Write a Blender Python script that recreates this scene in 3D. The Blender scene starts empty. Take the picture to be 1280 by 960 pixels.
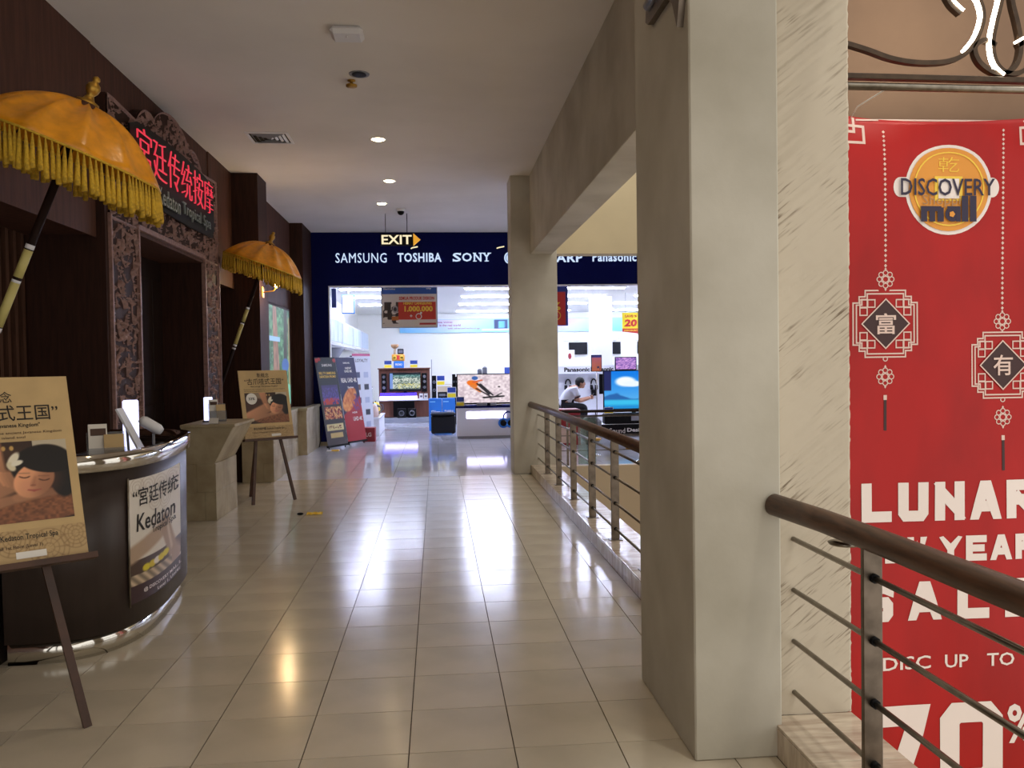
import bpy, bmesh, math, random
import numpy as np
from mathutils import Vector, Matrix

random.seed(7); np.random.seed(7)
SC = bpy.context.scene
COL = SC.collection

# ------------------------------------------------------------------ camera
YAW, PITCH, ROLL, FPX, CAMH = 0.0881766, -0.0234152, 0.0147707, 1058.08, 1.46662
fwd = Vector((math.sin(YAW)*math.cos(PITCH), math.cos(YAW)*math.cos(PITCH), math.sin(PITCH)))
rt0 = Vector((math.cos(YAW), -math.sin(YAW), 0)); up0 = rt0.cross(fwd)
rt = rt0*math.cos(ROLL) - up0*math.sin(ROLL); up = rt0*math.sin(ROLL) + up0*math.cos(ROLL)
cam = bpy.data.cameras.new('camera'); cam.sensor_width = 36; cam.lens = FPX*36/1280
cam.clip_start = .05; cam.clip_end = 200
camo = bpy.data.objects.new('camera', cam); COL.objects.link(camo)
m3 = Matrix((rt, up, -fwd)).transposed()
camo.matrix_world = Matrix.Translation((0, 0, CAMH)) @ m3.to_4x4()
SC.camera = camo

# ------------------------------------------------------------------ world, sun, exposure
world = bpy.data.worlds.new('world'); SC.world = world; world.use_nodes = True
bg = world.node_tree.nodes['Background']
bg.inputs[0].default_value = (1.0, .95, .88, 1); bg.inputs[1].default_value = .72
sun = bpy.data.lights.new('atrium_daylight', 'SUN'); sun.energy = .24; sun.angle = math.radians(5)
sun.color = (1.0, .94, .82)
suno = bpy.data.objects.new('atrium_daylight', sun); COL.objects.link(suno)
suno.rotation_euler = Vector((-.27, .42, -.95)).to_track_quat('-Z', 'Y').to_euler()
VS = SC.view_settings
SC.display_settings.display_device = 'sRGB'
VS.view_transform = 'Standard'; VS.look = 'None'; VS.gamma = 1; VS.use_curve_mapping = False
VS.exposure = 0.70
SC.cycles.use_denoising = True
SC.cycles.max_bounces = 8
SC.cycles.sample_clamp_indirect = 6

# ------------------------------------------------------------------ helpers
def lin(c):
    return tuple(((v/255)/12.92 if v/255 <= .04045 else ((v/255+.055)/1.055)**2.4) for v in c)
MATS = {}
def mat(name, rgb, rough=.6, metal=0., emit=0., var=0., vscale=3., bump=0., bscale=40., spec=.5,
        stretch=(1, 1, 1), alpha=1., trans=0., ecol=None, dirt=None):
    """procedural principled material; var mixes a noise-driven darker tone, bump adds fine relief"""
    m = bpy.data.materials.new(name); m.use_nodes = True
    nt = m.node_tree; b = nt.nodes['Principled BSDF']; L = nt.links
    c = lin(rgb) + (1,)
    b.inputs['Base Color'].default_value = c
    b.inputs['Roughness'].default_value = rough; b.inputs['Metallic'].default_value = metal
    b.inputs['Specular IOR Level'].default_value = spec
    if trans: b.inputs['Transmission Weight'].default_value = trans
    if emit:
        b.inputs['Emission Color'].default_value = (lin(ecol) if ecol else lin(rgb)) + (1,)
        b.inputs['Emission Strength'].default_value = emit
    if var or bump:
        tc = nt.nodes.new('ShaderNodeTexCoord'); mp = nt.nodes.new('ShaderNodeMapping')
        mp.inputs['Scale'].default_value = stretch
        L.new(tc.outputs['Object'], mp.inputs['Vector'])
    if var:
        n = nt.nodes.new('ShaderNodeTexNoise'); n.inputs['Scale'].default_value = vscale; n.inputs['Detail'].default_value = 6
        L.new(mp.outputs[0], n.inputs['Vector'])
        r = nt.nodes.new('ShaderNodeValToRGB')
        d = dirt if dirt else tuple(int(v*(1-var)) for v in rgb)
        r.color_ramp.elements[0].position = .32; r.color_ramp.elements[1].position = .62
        r.color_ramp.elements[0].color = lin(d) + (1,); r.color_ramp.elements[1].color = c
        L.new(n.outputs['Fac'], r.inputs[0]); L.new(r.outputs[0], b.inputs['Base Color'])
    if bump:
        n2 = nt.nodes.new('ShaderNodeTexNoise'); n2.inputs['Scale'].default_value = bscale; n2.inputs['Detail'].default_value = 4
        L.new(mp.outputs[0], n2.inputs['Vector'])
        bp = nt.nodes.new('ShaderNodeBump'); bp.inputs['Strength'].default_value = bump; bp.inputs['Distance'].default_value = .01
        L.new(n2.outputs['Fac'], bp.inputs['Height']); L.new(bp.outputs[0], b.inputs['Normal'])
    MATS[name] = m
    return m
def print_mat(name, rough=.5, emit=0.):
    m = bpy.data.materials.new(name); m.use_nodes = True
    nt = m.node_tree; b = nt.nodes['Principled BSDF']
    a = nt.nodes.new('ShaderNodeAttribute'); a.attribute_name = 'print'
    nt.links.new(a.outputs['Color'], b.inputs['Base Color'])
    b.inputs['Roughness'].default_value = rough
    if emit:
        nt.links.new(a.outputs['Color'], b.inputs['Emission Color']); b.inputs['Emission Strength'].default_value = emit
        nt.links.remove(b.inputs['Base Color'].links[0]); b.inputs['Base Color'].default_value = (.01, .01, .01, 1); b.inputs['Specular IOR Level'].default_value = .2
    MATS[name] = m
    return m

mat('tile', (204, 193, 173), .16, var=.07, vscale=2.2, bump=.03, bscale=9)
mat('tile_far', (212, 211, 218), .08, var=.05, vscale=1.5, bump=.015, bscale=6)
mat('grout', (70, 58, 46), .9)
mat('marble', (214, 200, 180), .16, var=.2, vscale=5, stretch=(1, 5, 1), dirt=(176, 156, 138))
mat('plaster', (202, 197, 183), .75, var=.12, vscale=1.6, bump=.08, bscale=30, dirt=(176, 170, 154))
mat('plaster_warm', (212, 196, 160), .8, var=.06, vscale=1.2)
mat('plaster_brown', (132, 104, 82), .8, var=.08, vscale=1.2)
mat('ceiling_paint', (240, 235, 230), .85, var=.05, vscale=.7)
mat('wood', (58, 33, 24), .65, spec=.2, var=.25, vscale=6, stretch=(6, 6, .6))
mat('wood_brown', (86, 54, 42), .65, spec=.2, var=.2, vscale=5, stretch=(5, 5, .5))
mat('wood_slat', (84, 56, 42), .65, spec=.2, var=.2, vscale=8, stretch=(6, 6, .5))
mat('door_wood', (34, 18, 12), .65, spec=.2, var=.2, vscale=6, stretch=(6, 6, .5))
mat('carving', (150, 114, 104), .55, var=.2, vscale=30)
mat('handrail_wood', (92, 62, 44), .4, var=.3, vscale=9, stretch=(8, .8, 8))
mat('steel', (150, 142, 130), .3, 1., var=.15, vscale=20)
mat('steel_dark', (120, 108, 96), .38, 1., var=.2, vscale=14)
mat('scroll_iron', (74, 58, 44), .4, .6, var=.2, vscale=12)
mat('chrome', (225, 222, 215), .08, 1.)
mat('navy', (13, 19, 76), .8, spec=.08)
mat('black', (13, 12, 14), .5, spec=.15)
mat('black_leather', (15, 16, 21), .4, spec=.2, bump=.1, bscale=60)
mat('white', (232, 232, 236), .5)
mat('white_gloss', (236, 238, 244), .2)
mat('shop_wall', (240, 240, 232), .7)
mat('grey', (150, 152, 160), .5)
mat('mid_grey', (105, 106, 112), .5)
mat('stone', (178, 164, 134), .6, var=.2, vscale=4, bump=.1, bscale=25, dirt=(150, 134, 104))
mat('gold_cloth', (240, 160, 30), .3, var=.12, vscale=14, bump=.2, bscale=26)
mat('unit_brown', (134, 86, 70), .5, var=.15, vscale=5, stretch=(5, 5, .5), spec=.2)
mat('pale_panel', (206, 220, 236), .4)
mat('mall_ink', (38, 28, 58), .5)
mat('desk_glow', (200, 210, 255), .4, emit=1.0, ecol=(214, 216, 255))
mat('gold_thread', (214, 172, 44), .8, var=.2, vscale=60)
mat('band_pale', (204, 192, 120), .5)
mat('gold_metal', (180, 140, 60), .4, .8)
mat('neon_red', (120, 30, 40), .5, emit=.42, ecol=(255, 62, 84))
mat('letter_steel', (150, 160, 150), .3, .8)
mat('bulb', (255, 190, 90), .4, emit=40., ecol=(255, 178, 84))
mat('downlight', (255, 240, 215), .4, emit=25., ecol=(255, 226, 180))
mat('tube', (255, 255, 255), .4, emit=50., ecol=(214, 222, 255))
mat('sign_white', (60, 70, 90), .5, emit=.62, ecol=(205, 225, 255))
mat('sign_exit', (90, 80, 60), .5, emit=.6, ecol=(255, 238, 196))
mat('arrow', (120, 86, 30), .5, emit=.5, ecol=(240, 170, 50))
mat('purple_light', (60, 40, 255), .4, emit=1.6, ecol=(60, 40, 255))
mat('white_light', (235, 232, 255), .4, emit=2.6, ecol=(214, 208, 255))
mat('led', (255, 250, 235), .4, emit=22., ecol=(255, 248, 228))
mat('ink', (30, 24, 20), .6)
mat('ink_brown', (70, 50, 34), .6)
mat('paper_white', (236, 232, 224), .55)
mat('lettering_white', (238, 226, 220), .6)
mat('tan_board', (206, 176, 124), .6, var=.08, vscale=5)
mat('easel_wood', (80, 50, 34), .5, var=.25, vscale=9)
mat('desk_brown', (58, 46, 42), .38, var=.1, vscale=8, stretch=(4, 4, .4))
mat('red_cloth', (176, 20, 18), .36, spec=.3, var=.1, vscale=2.5, bump=.35, bscale=4.5, stretch=(1, 1, .45))
mat('banner_dark', (56, 22, 22), .5)
mat('banner_pale', (224, 196, 184), .5)
mat('orange', (226, 150, 52), .5)
mat('gold_light', (246, 206, 70), .5)
mat('yellow', (246, 220, 40), .5)
mat('red', (206, 44, 36), .5)
mat('blue', (40, 120, 210), .45)
mat('blue_dark', (30, 60, 140), .45)
mat('sky_blue', (150, 210, 240), .5)
mat('crimson', (150, 30, 40), .5)
mat('glass', (170, 200, 190), .05, trans=.95)
mat('acrylic', (225, 230, 240), .05, trans=.9)
mat('skin', (196, 142, 112), .6)
mat('hair', (18, 14, 14), .5)
mat('shirt', (226, 226, 232), .8)
mat('trousers', (24, 24, 30), .8)
mat('brown_box', (170, 130, 90), .7)
mat('beige_plain', (196, 178, 150), .6)
def rough_plaster():
    m = mat('plaster_rough', (200, 189, 170), .85); nt = m.node_tree; L = nt.links; bs = nt.nodes['Principled BSDF']
    tc = nt.nodes.new('ShaderNodeTexCoord'); r = nt.nodes.new('ShaderNodeMapping'); r.inputs['Rotation'].default_value = (0, math.radians(38), 0)
    sc = nt.nodes.new('ShaderNodeMapping'); sc.inputs['Scale'].default_value = (7, 1, 95)
    L.new(tc.outputs['Object'], r.inputs['Vector']); L.new(r.outputs[0], sc.inputs['Vector'])
    n = nt.nodes.new('ShaderNodeTexNoise'); n.inputs['Scale'].default_value = 1.; n.inputs['Detail'].default_value = 5; L.new(sc.outputs[0], n.inputs['Vector'])
    n2 = nt.nodes.new('ShaderNodeTexNoise'); n2.inputs['Scale'].default_value = 4.; L.new(tc.outputs['Object'], n2.inputs['Vector'])
    rp = nt.nodes.new('ShaderNodeValToRGB'); rp.color_ramp.elements[0].position = .54; rp.color_ramp.elements[1].position = .68; L.new(n.outputs['Fac'], rp.inputs[0])
    r2 = nt.nodes.new('ShaderNodeValToRGB'); r2.color_ramp.elements[0].position = .40; r2.color_ramp.elements[1].position = .62; L.new(n2.outputs['Fac'], r2.inputs[0])
    mu = nt.nodes.new('ShaderNodeMath'); mu.operation = 'MULTIPLY'; L.new(rp.outputs[0], mu.inputs[0]); L.new(r2.outputs[0], mu.inputs[1])
    mx = nt.nodes.new('ShaderNodeMix'); mx.data_type = 'RGBA'; mx.inputs[6].default_value = lin((200, 189, 170)) + (1,); mx.inputs[7].default_value = lin((112, 94, 76)) + (1,)
    L.new(mu.outputs[0], mx.inputs[0]); L.new(mx.outputs[2], bs.inputs['Base Color'])
rough_plaster()
print_mat('print', .45)
print_mat('print_satin', .6)
print_mat('screen', .4, .64)
print_mat('lightbox', .5, .66)

def lk(o, parent=None):
    COL.objects.link(o)
    if parent is not None: o.parent = parent
    return o
def keep(o, parent):
    """meshes are written in world coordinates: cancel the origin of the thing they belong to"""
    if parent is not None and parent.parent is None and parent.type == 'EMPTY': o.location = -Vector(parent.location)
def tag(o, label=None, cat=None, group=None, kind=None):
    if label: o['label'] = label
    if cat: o['category'] = cat
    if group: o['group'] = group
    if kind: o['kind'] = kind
    return o
def thing(name, label, cat, loc=(0, 0, 0), group=None):
    o = bpy.data.objects.new(name, None); o.empty_display_size = .1; COL.objects.link(o); o.location = loc
    return tag(o, label, cat, group)

class B:
    """collects shapes (world coordinates) into one mesh"""
    def __init__(s): s.v = []; s.f = []; s.sm = []
    def add(s, vs, fs, smooth=False):
        n = len(s.v); s.v += [tuple(v) for v in vs]
        s.f += [tuple(i+n for i in f) for f in fs]; s.sm += [smooth]*len(fs); return s
    def box(s, x0, x1, y0, y1, z0, z1, b=0., rot=None):
        """axis box with optional chamfered edges; rot = Matrix about its centre"""
        c = Vector(((x0+x1)/2, (y0+y1)/2, (z0+z1)/2)); h = Vector((abs(x1-x0)/2, abs(y1-y0)/2, abs(z1-z0)/2))
        if b:
            b = min(b, min(h)*.9); pts = []
            bm = bmesh.new(); bmesh.ops.create_cube(bm, size=1)
            for v in bm.verts: v.co = Vector((v.co.x*2*h.x, v.co.y*2*h.y, v.co.z*2*h.z))
            bmesh.ops.bevel(bm, geom=bm.edges[:], offset=b, segments=1, affect='EDGES')
            bm.verts.index_update()
            pts = [v.co.copy() for v in bm.verts]; fs = [[v.index for v in f.verts] for f in bm.faces]; bm.free()
        else:
            pts = [Vector((i*h.x, j*h.y, k*h.z)) for i in (-1, 1) for j in (-1, 1) for k in (-1, 1)]
            fs = [(0, 1, 3, 2), (4, 6, 7, 5), (0, 4, 5, 1), (2, 3, 7, 6), (0, 2, 6, 4), (1, 5, 7, 3)]
        if rot: pts = [rot @ p for p in pts]
        return s.add([c+p for p in pts], fs)
    def obox(s, p, q, w, t, upv=(0, 0, 1)):
        """bar from p to q with section w x t"""
        p, q = Vector(p), Vector(q); d = (q-p).normalized(); u = Vector(upv)
        if abs(d.dot(u)) > .98: u = Vector((0, 1, 0))
        a = d.cross(u).normalized(); e = a.cross(d)
        vs = [r + a*i*w/2 + e*j*t/2 for r in (p, q) for i, j in ((-1, -1), (1, -1), (1, 1), (-1, 1))]
        return s.add(vs, [(0, 3, 2, 1), (4, 5, 6, 7)] + [(i, (i+1) % 4, 4+(i+1) % 4, 4+i) for i in range(4)])
    def tube(s, path, r, n=12, cap=True):
        path = [Vector(p) for p in path]; rs = r if isinstance(r, (list, tuple)) else [r]*len(path)
        vs = []; fs = []; ref = Vector((0, 0, 1)); prev = None
        for i, p in enumerate(path):
            d = (path[min(i+1, len(path)-1)] - path[max(i-1, 0)]).normalized()
            if prev is None:
                u = ref if abs(d.dot(ref)) < .95 else Vector((0, 1, 0))
                a = d.cross(u).normalized()
            else:
                a = (prev - d*prev.dot(d)).normalized()
            prev = a; e = d.cross(a)
            for k in range(n):
                t = 2*math.pi*k/n; vs.append(p + (a*math.cos(t)+e*math.sin(t))*rs[i])
        for i in range(len(path)-1):
            for k in range(n): fs.append((i*n+k, i*n+(k+1) % n, (i+1)*n+(k+1) % n, (i+1)*n+k))
        s.add(vs, fs, True)
        if cap:
            m = len(s.v)-len(vs)
            s.f += [tuple(m+k for k in range(n))[::-1], tuple(m+(len(path)-1)*n+k for k in range(n))]; s.sm += [False, False]
        return s
    def lathe(s, prof, c=(0, 0, 0), n=24, axis=None, arc=None):
        """prof = [(r, z)]; axis = Matrix 3x3 for tilt"""
        c = Vector(c); vs = []; fs = []
        for r, z in prof:
            for k in range(n):
                t = 2*math.pi*k/n; p = Vector((r*math.cos(t), r*math.sin(t), z))
                vs.append(c + (axis @ p if axis else p))
        for i in range(len(prof)-1):
            for k in range(n): fs.append((i*n+k, i*n+(k+1) % n, (i+1)*n+(k+1) % n, (i+1)*n+k))
        s.add(vs, fs, True)
        m = len(s.v)-len(vs)
        if prof[0][0] > 1e-4: s.f.append(tuple(m+k for k in range(n))[::-1]); s.sm.append(False)
        if prof[-1][0] > 1e-4: s.f.append(tuple(m+(len(prof)-1)*n+k for k in range(n))); s.sm.append(False)
        return s
    def prism(s, poly, ax, d0, d1):
        """polygon extruded along axis ax ('X': poly=(y,z), 'Y': (x,z), 'Z': (x,y))"""
        def P(a, b, d): return {'X': (d, a, b), 'Y': (a, d, b), 'Z': (a, b, d)}[ax]
        n = len(poly)
        vs = [P(a, b, d0) for a, b in poly] + [P(a, b, d1) for a, b in poly]
        return s.add(vs, [tuple(range(n))[::-1], tuple(range(n, 2*n))] + [(i, (i+1) % n, n+(i+1) % n, n+i) for i in range(n)])
    def sphere(s, c, r, n=14, m=8, sc=(1, 1, 1)):
        c = Vector(c); vs = [c+Vector((0, 0, -r*sc[2]))]; fs = []
        for i in range(1, m):
            ph = -math.pi/2 + math.pi*i/m
            for k in range(n):
                t = 2*math.pi*k/n
                vs.append(c+Vector((r*sc[0]*math.cos(ph)*math.cos(t), r*sc[1]*math.cos(ph)*math.sin(t), r*sc[2]*math.sin(ph))))
        vs.append(c+Vector((0, 0, r*sc[2])))
        for k in range(n): fs.append((0, 1+(k+1) % n, 1+k))
        for i in range(m-2):
            for k in range(n): fs.append((1+i*n+k, 1+i*n+(k+1) % n, 1+(i+1)*n+(k+1) % n, 1+(i+1)*n+k))
        last = len(vs)-1; o = 1+(m-2)*n
        for k in range(n): fs.append((o+k, o+(k+1) % n, last))
        return s.add(vs, fs, True)
    def mesh(s, name, m):
        me = bpy.data.meshes.new(name); me.from_pydata(s.v, [], s.f)
        bm = bmesh.new(); bm.from_mesh(me); bmesh.ops.recalc_face_normals(bm, faces=bm.faces[:]); bm.to_mesh(me); bm.free()
        me.polygons.foreach_set('use_smooth', s.sm)
        me.materials.append(MATS[m]); me.update(); return me
    def build(s, name, m, parent=None, label=None, cat=None, group=None, kind=None):
        o = bpy.data.objects.new(name, s.mesh(name, m)); 
        lk(o, parent); keep(o, parent); return tag(o, label, cat, group, kind)

def structure(name, b, m, label=None, parent=None):
    o = b.build(name, m, parent)
    if parent is None: tag(o, label, None, None, 'structure')
    return o

_dg = None
def text_verts(body, bold=0., extrude=0., res=2, space=1.):
    c = bpy.data.curves.new('t', 'FONT'); c.body = body; c.resolution_u = res; c.offset = bold; c.extrude = extrude
    c.space_character = space
    o = bpy.data.objects.new('t', c); COL.objects.link(o)
    dg = bpy.context.evaluated_depsgraph_get(); me = bpy.data.meshes.new_from_object(o.evaluated_get(dg))
    vs = np.array([v.co[:] for v in me.vertices]); fs = [tuple(p.vertices) for p in me.polygons]
    bpy.data.objects.remove(o); bpy.data.curves.remove(c); bpy.data.meshes.remove(me)
    return vs, fs
def plane_pos(o, ru, uu, n):
    o, ru, uu, n = map(Vector, (o, ru, uu, n))
    return lambda a, b, d=0.: o + ru*a + uu*b + n*d
def Ypos(Y): return lambda a, b, d=0.: Vector((a, Y-d, b))      # faces -Y
def Xpos(X): return lambda a, b, d=0.: Vector((X+d, a, b))      # faces +X, a = Y
class Letters(B):
    def put(s, pos, body, a0, b0, a1, b1, d=.002, bold=.0, extrude=0., shear=0., res=2, space=1., keep=False):
        vs, fs = text_verts(body, bold, extrude, res, space)
        lo, hi = vs.min(0), vs.max(0); w, h = hi[0]-lo[0], hi[1]-lo[1]
        out = []
        ex = (lo[2] if extrude else 0)
        for x, y, z in vs:
            u = (x-lo[0])/w; t = (y-lo[1])/h
            a = a0+(a1-a0)*u + shear*t*(b1-b0); b = b0+(b1-b0)*t
            out.append(pos(a, b, d + (0.012 if (extrude and z > 0) else 0)))
        return s.add(out, fs)
    def rect(s, pos, a0, b0, a1, b1, d=.002):
        n = max(1, int(abs(a1-a0)/.05)); m = max(1, int(abs(b1-b0)/.08)); n = min(n, 30); m = min(m, 20)
        vs = [pos(a0+(a1-a0)*i/n, b0+(b1-b0)*j/m, d) for j in range(m+1) for i in range(n+1)]
        return s.add(vs, [(j*(n+1)+i, j*(n+1)+i+1, (j+1)*(n+1)+i+1, (j+1)*(n+1)+i) for j in range(m) for i in range(n)])
    def poly(s, pos, pts, d=.002):
        return s.add([pos(a, b, d) for a, b in pts], [tuple(range(len(pts)))])
    def disc(s, pos, a, b, ra, rb, d=.002, n=40):
        q = max(1, int(max(ra, rb)/.05)); vs = [pos(a, b, d)]; fs = []
        for r in range(1, q+1): vs += [pos(a+ra*r/q*math.cos(2*math.pi*k/n), b+rb*r/q*math.sin(2*math.pi*k/n), d) for k in range(n)]
        fs += [(0, 1+k, 1+(k+1) % n) for k in range(n)]
        for r in range(q-1): fs += [(1+r*n+k, 1+(r+1)*n+k, 1+(r+1)*n+(k+1) % n, 1+r*n+(k+1) % n) for k in range(n)]
        return s.add(vs, fs)
    def ring(s, pos, a, b, r, w, d=.002, n=40):
        vs = []
        for k in range(n):
            t = 2*math.pi*k/n
            vs += [pos(a+r*math.cos(t), b+r*math.sin(t), d), pos(a+(r-w)*math.cos(t), b+(r-w)*math.sin(t), d)]
        return s.add(vs, [(2*k, 2*((k+1) % n), 2*((k+1) % n)+1, 2*k+1) for k in range(n)])
    def line(s, pos, pts, w, d=.002, closed=False):
        pts = list(pts) + ([pts[0]] if closed else [])
        for (a0, b0), (a1, b1) in zip(pts[:-1], pts[1:]):
            l = math.hypot(a1-a0, b1-b0) or 1; na, nb = -(b1-b0)/l*w/2, (a1-a0)/l*w/2; ea, eb = (a1-a0)/l*w/2, (b1-b0)/l*w/2
            s.poly(pos, [(a0-ea+na, b0-eb+nb), (a0-ea-na, b0-eb-nb), (a1+ea-na, b1+eb-nb), (a1+ea+na, b1+eb+nb)], d)
        return s

# ---- flat printed pictures: a fine grid whose colour attribute is drawn by a function
def noise2(u, v, s, seed=0):
    g = np.random.RandomState(seed).rand(64, 64); x = (u*s) % 63; y = (v*s) % 63
    i = x.astype(int); j = y.astype(int); fx = x-i; fy = y-j; fx = fx*fx*(3-2*fx); fy = fy*fy*(3-2*fy)
    return g[i, j]*(1-fx)*(1-fy)+g[i+1, j]*fx*(1-fy)+g[i, j+1]*(1-fx)*fy+g[i+1, j+1]*fx*fy
def ell(u, v, cu, cv, ru, rv, rot=0., soft=.12):
    c, s = math.cos(rot), math.sin(rot); x = (u-cu)*c+(v-cv)*s; y = -(u-cu)*s+(v-cv)*c
    return np.clip((1-np.sqrt((x/ru)**2+(y/rv)**2))/soft+.5, 0, 1)
def rec(u, v, u0, v0, u1, v1): return ((u >= u0) & (u <= u1) & (v >= v0) & (v <= v1)).astype(float)
def cap(u, v, p, q, r0, r1, soft=.012):
    """thick tapered stroke"""
    du, dv = q[0]-p[0], q[1]-p[1]; t = np.clip(((u-p[0])*du+(v-p[1])*dv)/(du*du+dv*dv), 0, 1)
    d = np.hypot(u-p[0]-t*du, v-p[1]-t*dv); return np.clip((r0+(r1-r0)*t-d)/soft+.5, 0, 1)
def mix(img, m, col):
    c = np.array(col, float) if np.ndim(col) == 1 else col
    return img*(1-m[..., None]) + c*m[..., None]
def flat(u, col): return np.ones(u.shape+(3,))*np.array(col, float)
def picture(name, pos, a0, a1, b0, b1, nx, ny, func, parent=None, m='print', d=.001, back=0., **kw):
    u, v = np.meshgrid(np.linspace(0, 1, nx), np.linspace(0, 1, ny), indexing='xy')
    img = np.clip(func(u, v), 0, 255)/255.
    li = np.where(img <= .04045, img/12.92, ((img+.055)/1.055)**2.4)
    vs = [tuple(pos(a0+(a1-a0)*uu, b0+(b1-b0)*vv, d)) for uu, vv in zip(u.ravel(), v.ravel())]
    fs = [(j*nx+i, j*nx+i+1, (j+1)*nx+i+1, (j+1)*nx+i) for j in range(ny-1) for i in range(nx-1)]
    colr = np.concatenate([li.reshape(-1, 3), np.ones((nx*ny, 1))], 1)
    if back:          # give the sheet a real back and edges
        n = len(vs); cs = [(a0, b0), (a1, b0), (a1, b1), (a0, b1)]
        vs += [tuple(pos(a, b, d-back)) for a, b in cs]; k = [0, nx-1, ny*nx-1, (ny-1)*nx]
        fs += [(n+3, n+2, n+1, n)] + [(k[i], n+i, n+(i+1) % 4, k[(i+1) % 4]) for i in range(4)]
        colr = np.concatenate([colr, np.tile([.5, .5, .5, 1.], (4, 1))])
    me = bpy.data.meshes.new(name); me.from_pydata(vs, [], fs)
    at = me.color_attributes.new('print', 'FLOAT_COLOR', 'POINT'); at.data.foreach_set('color', colr.astype(np.float32).ravel())
    me.materials.append(MATS[m]); o = bpy.data.objects.new(name, me)
    lk(o, parent); keep(o, parent); return tag(o, **kw)

# ================================================================== THE SETTING
CZ = 3.96           # corridor ceiling height
KX, KZ = 1.23, .12  # kerb line and height
# ---- floor with individual tiles
b = B(); b.box(-3.2, KX+.32, -3, 11.2, -.35, -.009); b.box(-3.2, 9, 11.2, 26.5, -.35, -.009)
floor = structure('floor', b, 'grout', 'cream polished stone tile floor of the mall walkway')
TX0, TY0, TS, G = -.1294, 3.1918, .4, .0022
def tile_mesh(w, l):
    return B().box(-w/2+G, w/2-G, -l/2+G, l/2-G, -.008, 0).mesh('tile', 'tile')
full, part = tile_mesh(TS, TS), tile_mesh(KX-(TX0+3*TS), TS)
cells = []
for j in range(-15, 20):
    for k in range(-8, 4):
        x = TX0+k*TS; y = TY0+j*TS
        w = TS if k < 3 else KX-x
        if x < -3.2: continue
        cells.append((y, x+w/2, y+TS/2, w))
near = [c for c in cells if c[0] > 2.7 and (c[1]) > -c[2]*.56-.3]
rest = [c for c in cells if c not in near]
for y, cx, cy, w in near:
    o = bpy.data.objects.new('tile', full if w == TS else part); o.location = (cx, cy, 0); lk(o, floor)
b = B()
for y, cx, cy, w in rest: b.box(cx-w/2+G, cx+w/2-G, cy-TS/2+G, cy+TS/2-G, -.008, 0)
tag(b.build('tile_field', 'tile', floor), kind='stuff')
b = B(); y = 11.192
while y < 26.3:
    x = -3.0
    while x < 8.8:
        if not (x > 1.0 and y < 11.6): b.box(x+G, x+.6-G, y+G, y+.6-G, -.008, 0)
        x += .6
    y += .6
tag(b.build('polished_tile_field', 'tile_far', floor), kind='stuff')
structure('floor_lower', B().box(1.5, 9, -3, 11.3, -4.4, -4.2), 'beige_plain', 'floor of the level below')

# ---- ceilings, walls
structure('ceiling', B().box(-3.3, 1.5, -3, 16.1, CZ, CZ+.2).box(1.5, 9, 11.3, 16.1, CZ, CZ+.2), 'ceiling_paint', 'off-white plaster ceiling over the walkway')
structure('ceiling_shop', B().box(-2.5, 9, 16.1, 26.5, 3.06, 3.2), 'shop_wall', 'bright white ceiling inside the shop')
WL = -2.58
wall_left = structure('wall_left', B().box(-3.3, -3.12, -3, 11.2, 0, 2.5), 'wood_brown', 'dark recessed slatted wall beside the spa entrance')
wlu = structure('wall_left_upper', B().box(-3.3, WL, -3, 6.74, 2.5, CZ), 'wood_brown', 'dark brown upper wall over the slatted panel')
wlf = structure('wall_left_upper_far', B().box(-3.3, WL, 10.05, 11.15, 2.5, CZ), 'wood_brown', 'dark brown upper wall between gate and pilaster')
structure('wall_left_crest', B().box(-3.3, WL-.012, 6.76, 10.04, 3.31, CZ), 'wood_brown', 'dark brown wall behind the crest of the gate')
structure('wall_left_far', B().box(-3.3, -2.5, 11.7, 15, 0, CZ), 'wood_brown', 'dark brown wall carrying the glowing picture')
# vertical slats of the recessed wall panels
def slat(y, x=-3.1, z0=.0, z1=2.5): return B().box(x, x+.035, y, y+.045, z0, z1)
sm = B().box(0, .05, -.022, .022, 0, 2.5).mesh('slat', 'wood_slat')
ys = [4.0+i*.115 for i in range(24)] + [10.08+i*.115 for i in range(9)]
for y in ys:
    o = bpy.data.objects.new('slat', sm); o.location = (-3.12, y, 0); lk(o, wall_left)
# soffit lips
B().box(WL, WL+.015, -3, 6.72, 2.48, 2.8).build('soffit_board', 'wood_brown', wlu)
B().box(WL, WL+.015, 10.06, 11.12, 2.48, 2.8).build('soffit_board', 'wood_brown', wlf)
# pilasters
def pilaster(x1, y0, y1, z0=0, n=''):
    b = B(); b.box(-3.15, x1, y0, y1, z0, CZ-.001)
    return structure('trim_'+n, b, 'wood', 'dark wooden pilaster on the spa side wall '+n)
p = B().box(-3.12, -2.5, 6.72, 6.79, 0, 3.3); structure('trim_1', p, 'wood', 'dark wooden return beside the slatted panel')
structure('trim_2', B().box(-3.15, -2.5, 11.13, 11.7, 0, CZ).box(-2.5, -2.25, 11.13, 11.7, .786, CZ), 'wood', 'tall dark wooden pilaster beyond the carved gate')
structure('trim_3', B().box(-3.15, -2.5, 14.95, 15.95, 0, CZ).box(-2.5, -2.28, 14.95, 15.95, .786, CZ), 'wood', 'dark wooden pilaster next to the navy shop front')

# ---- pillars and beams on the atrium side
b = B(); b.box(.92, 1.25, 3.0, 3.82, 0, CZ, b=.006)
pillar = structure('wall_pillar_near', b, 'plaster', 'scuffed off-white plaster pillar with smooth faces')
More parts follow.
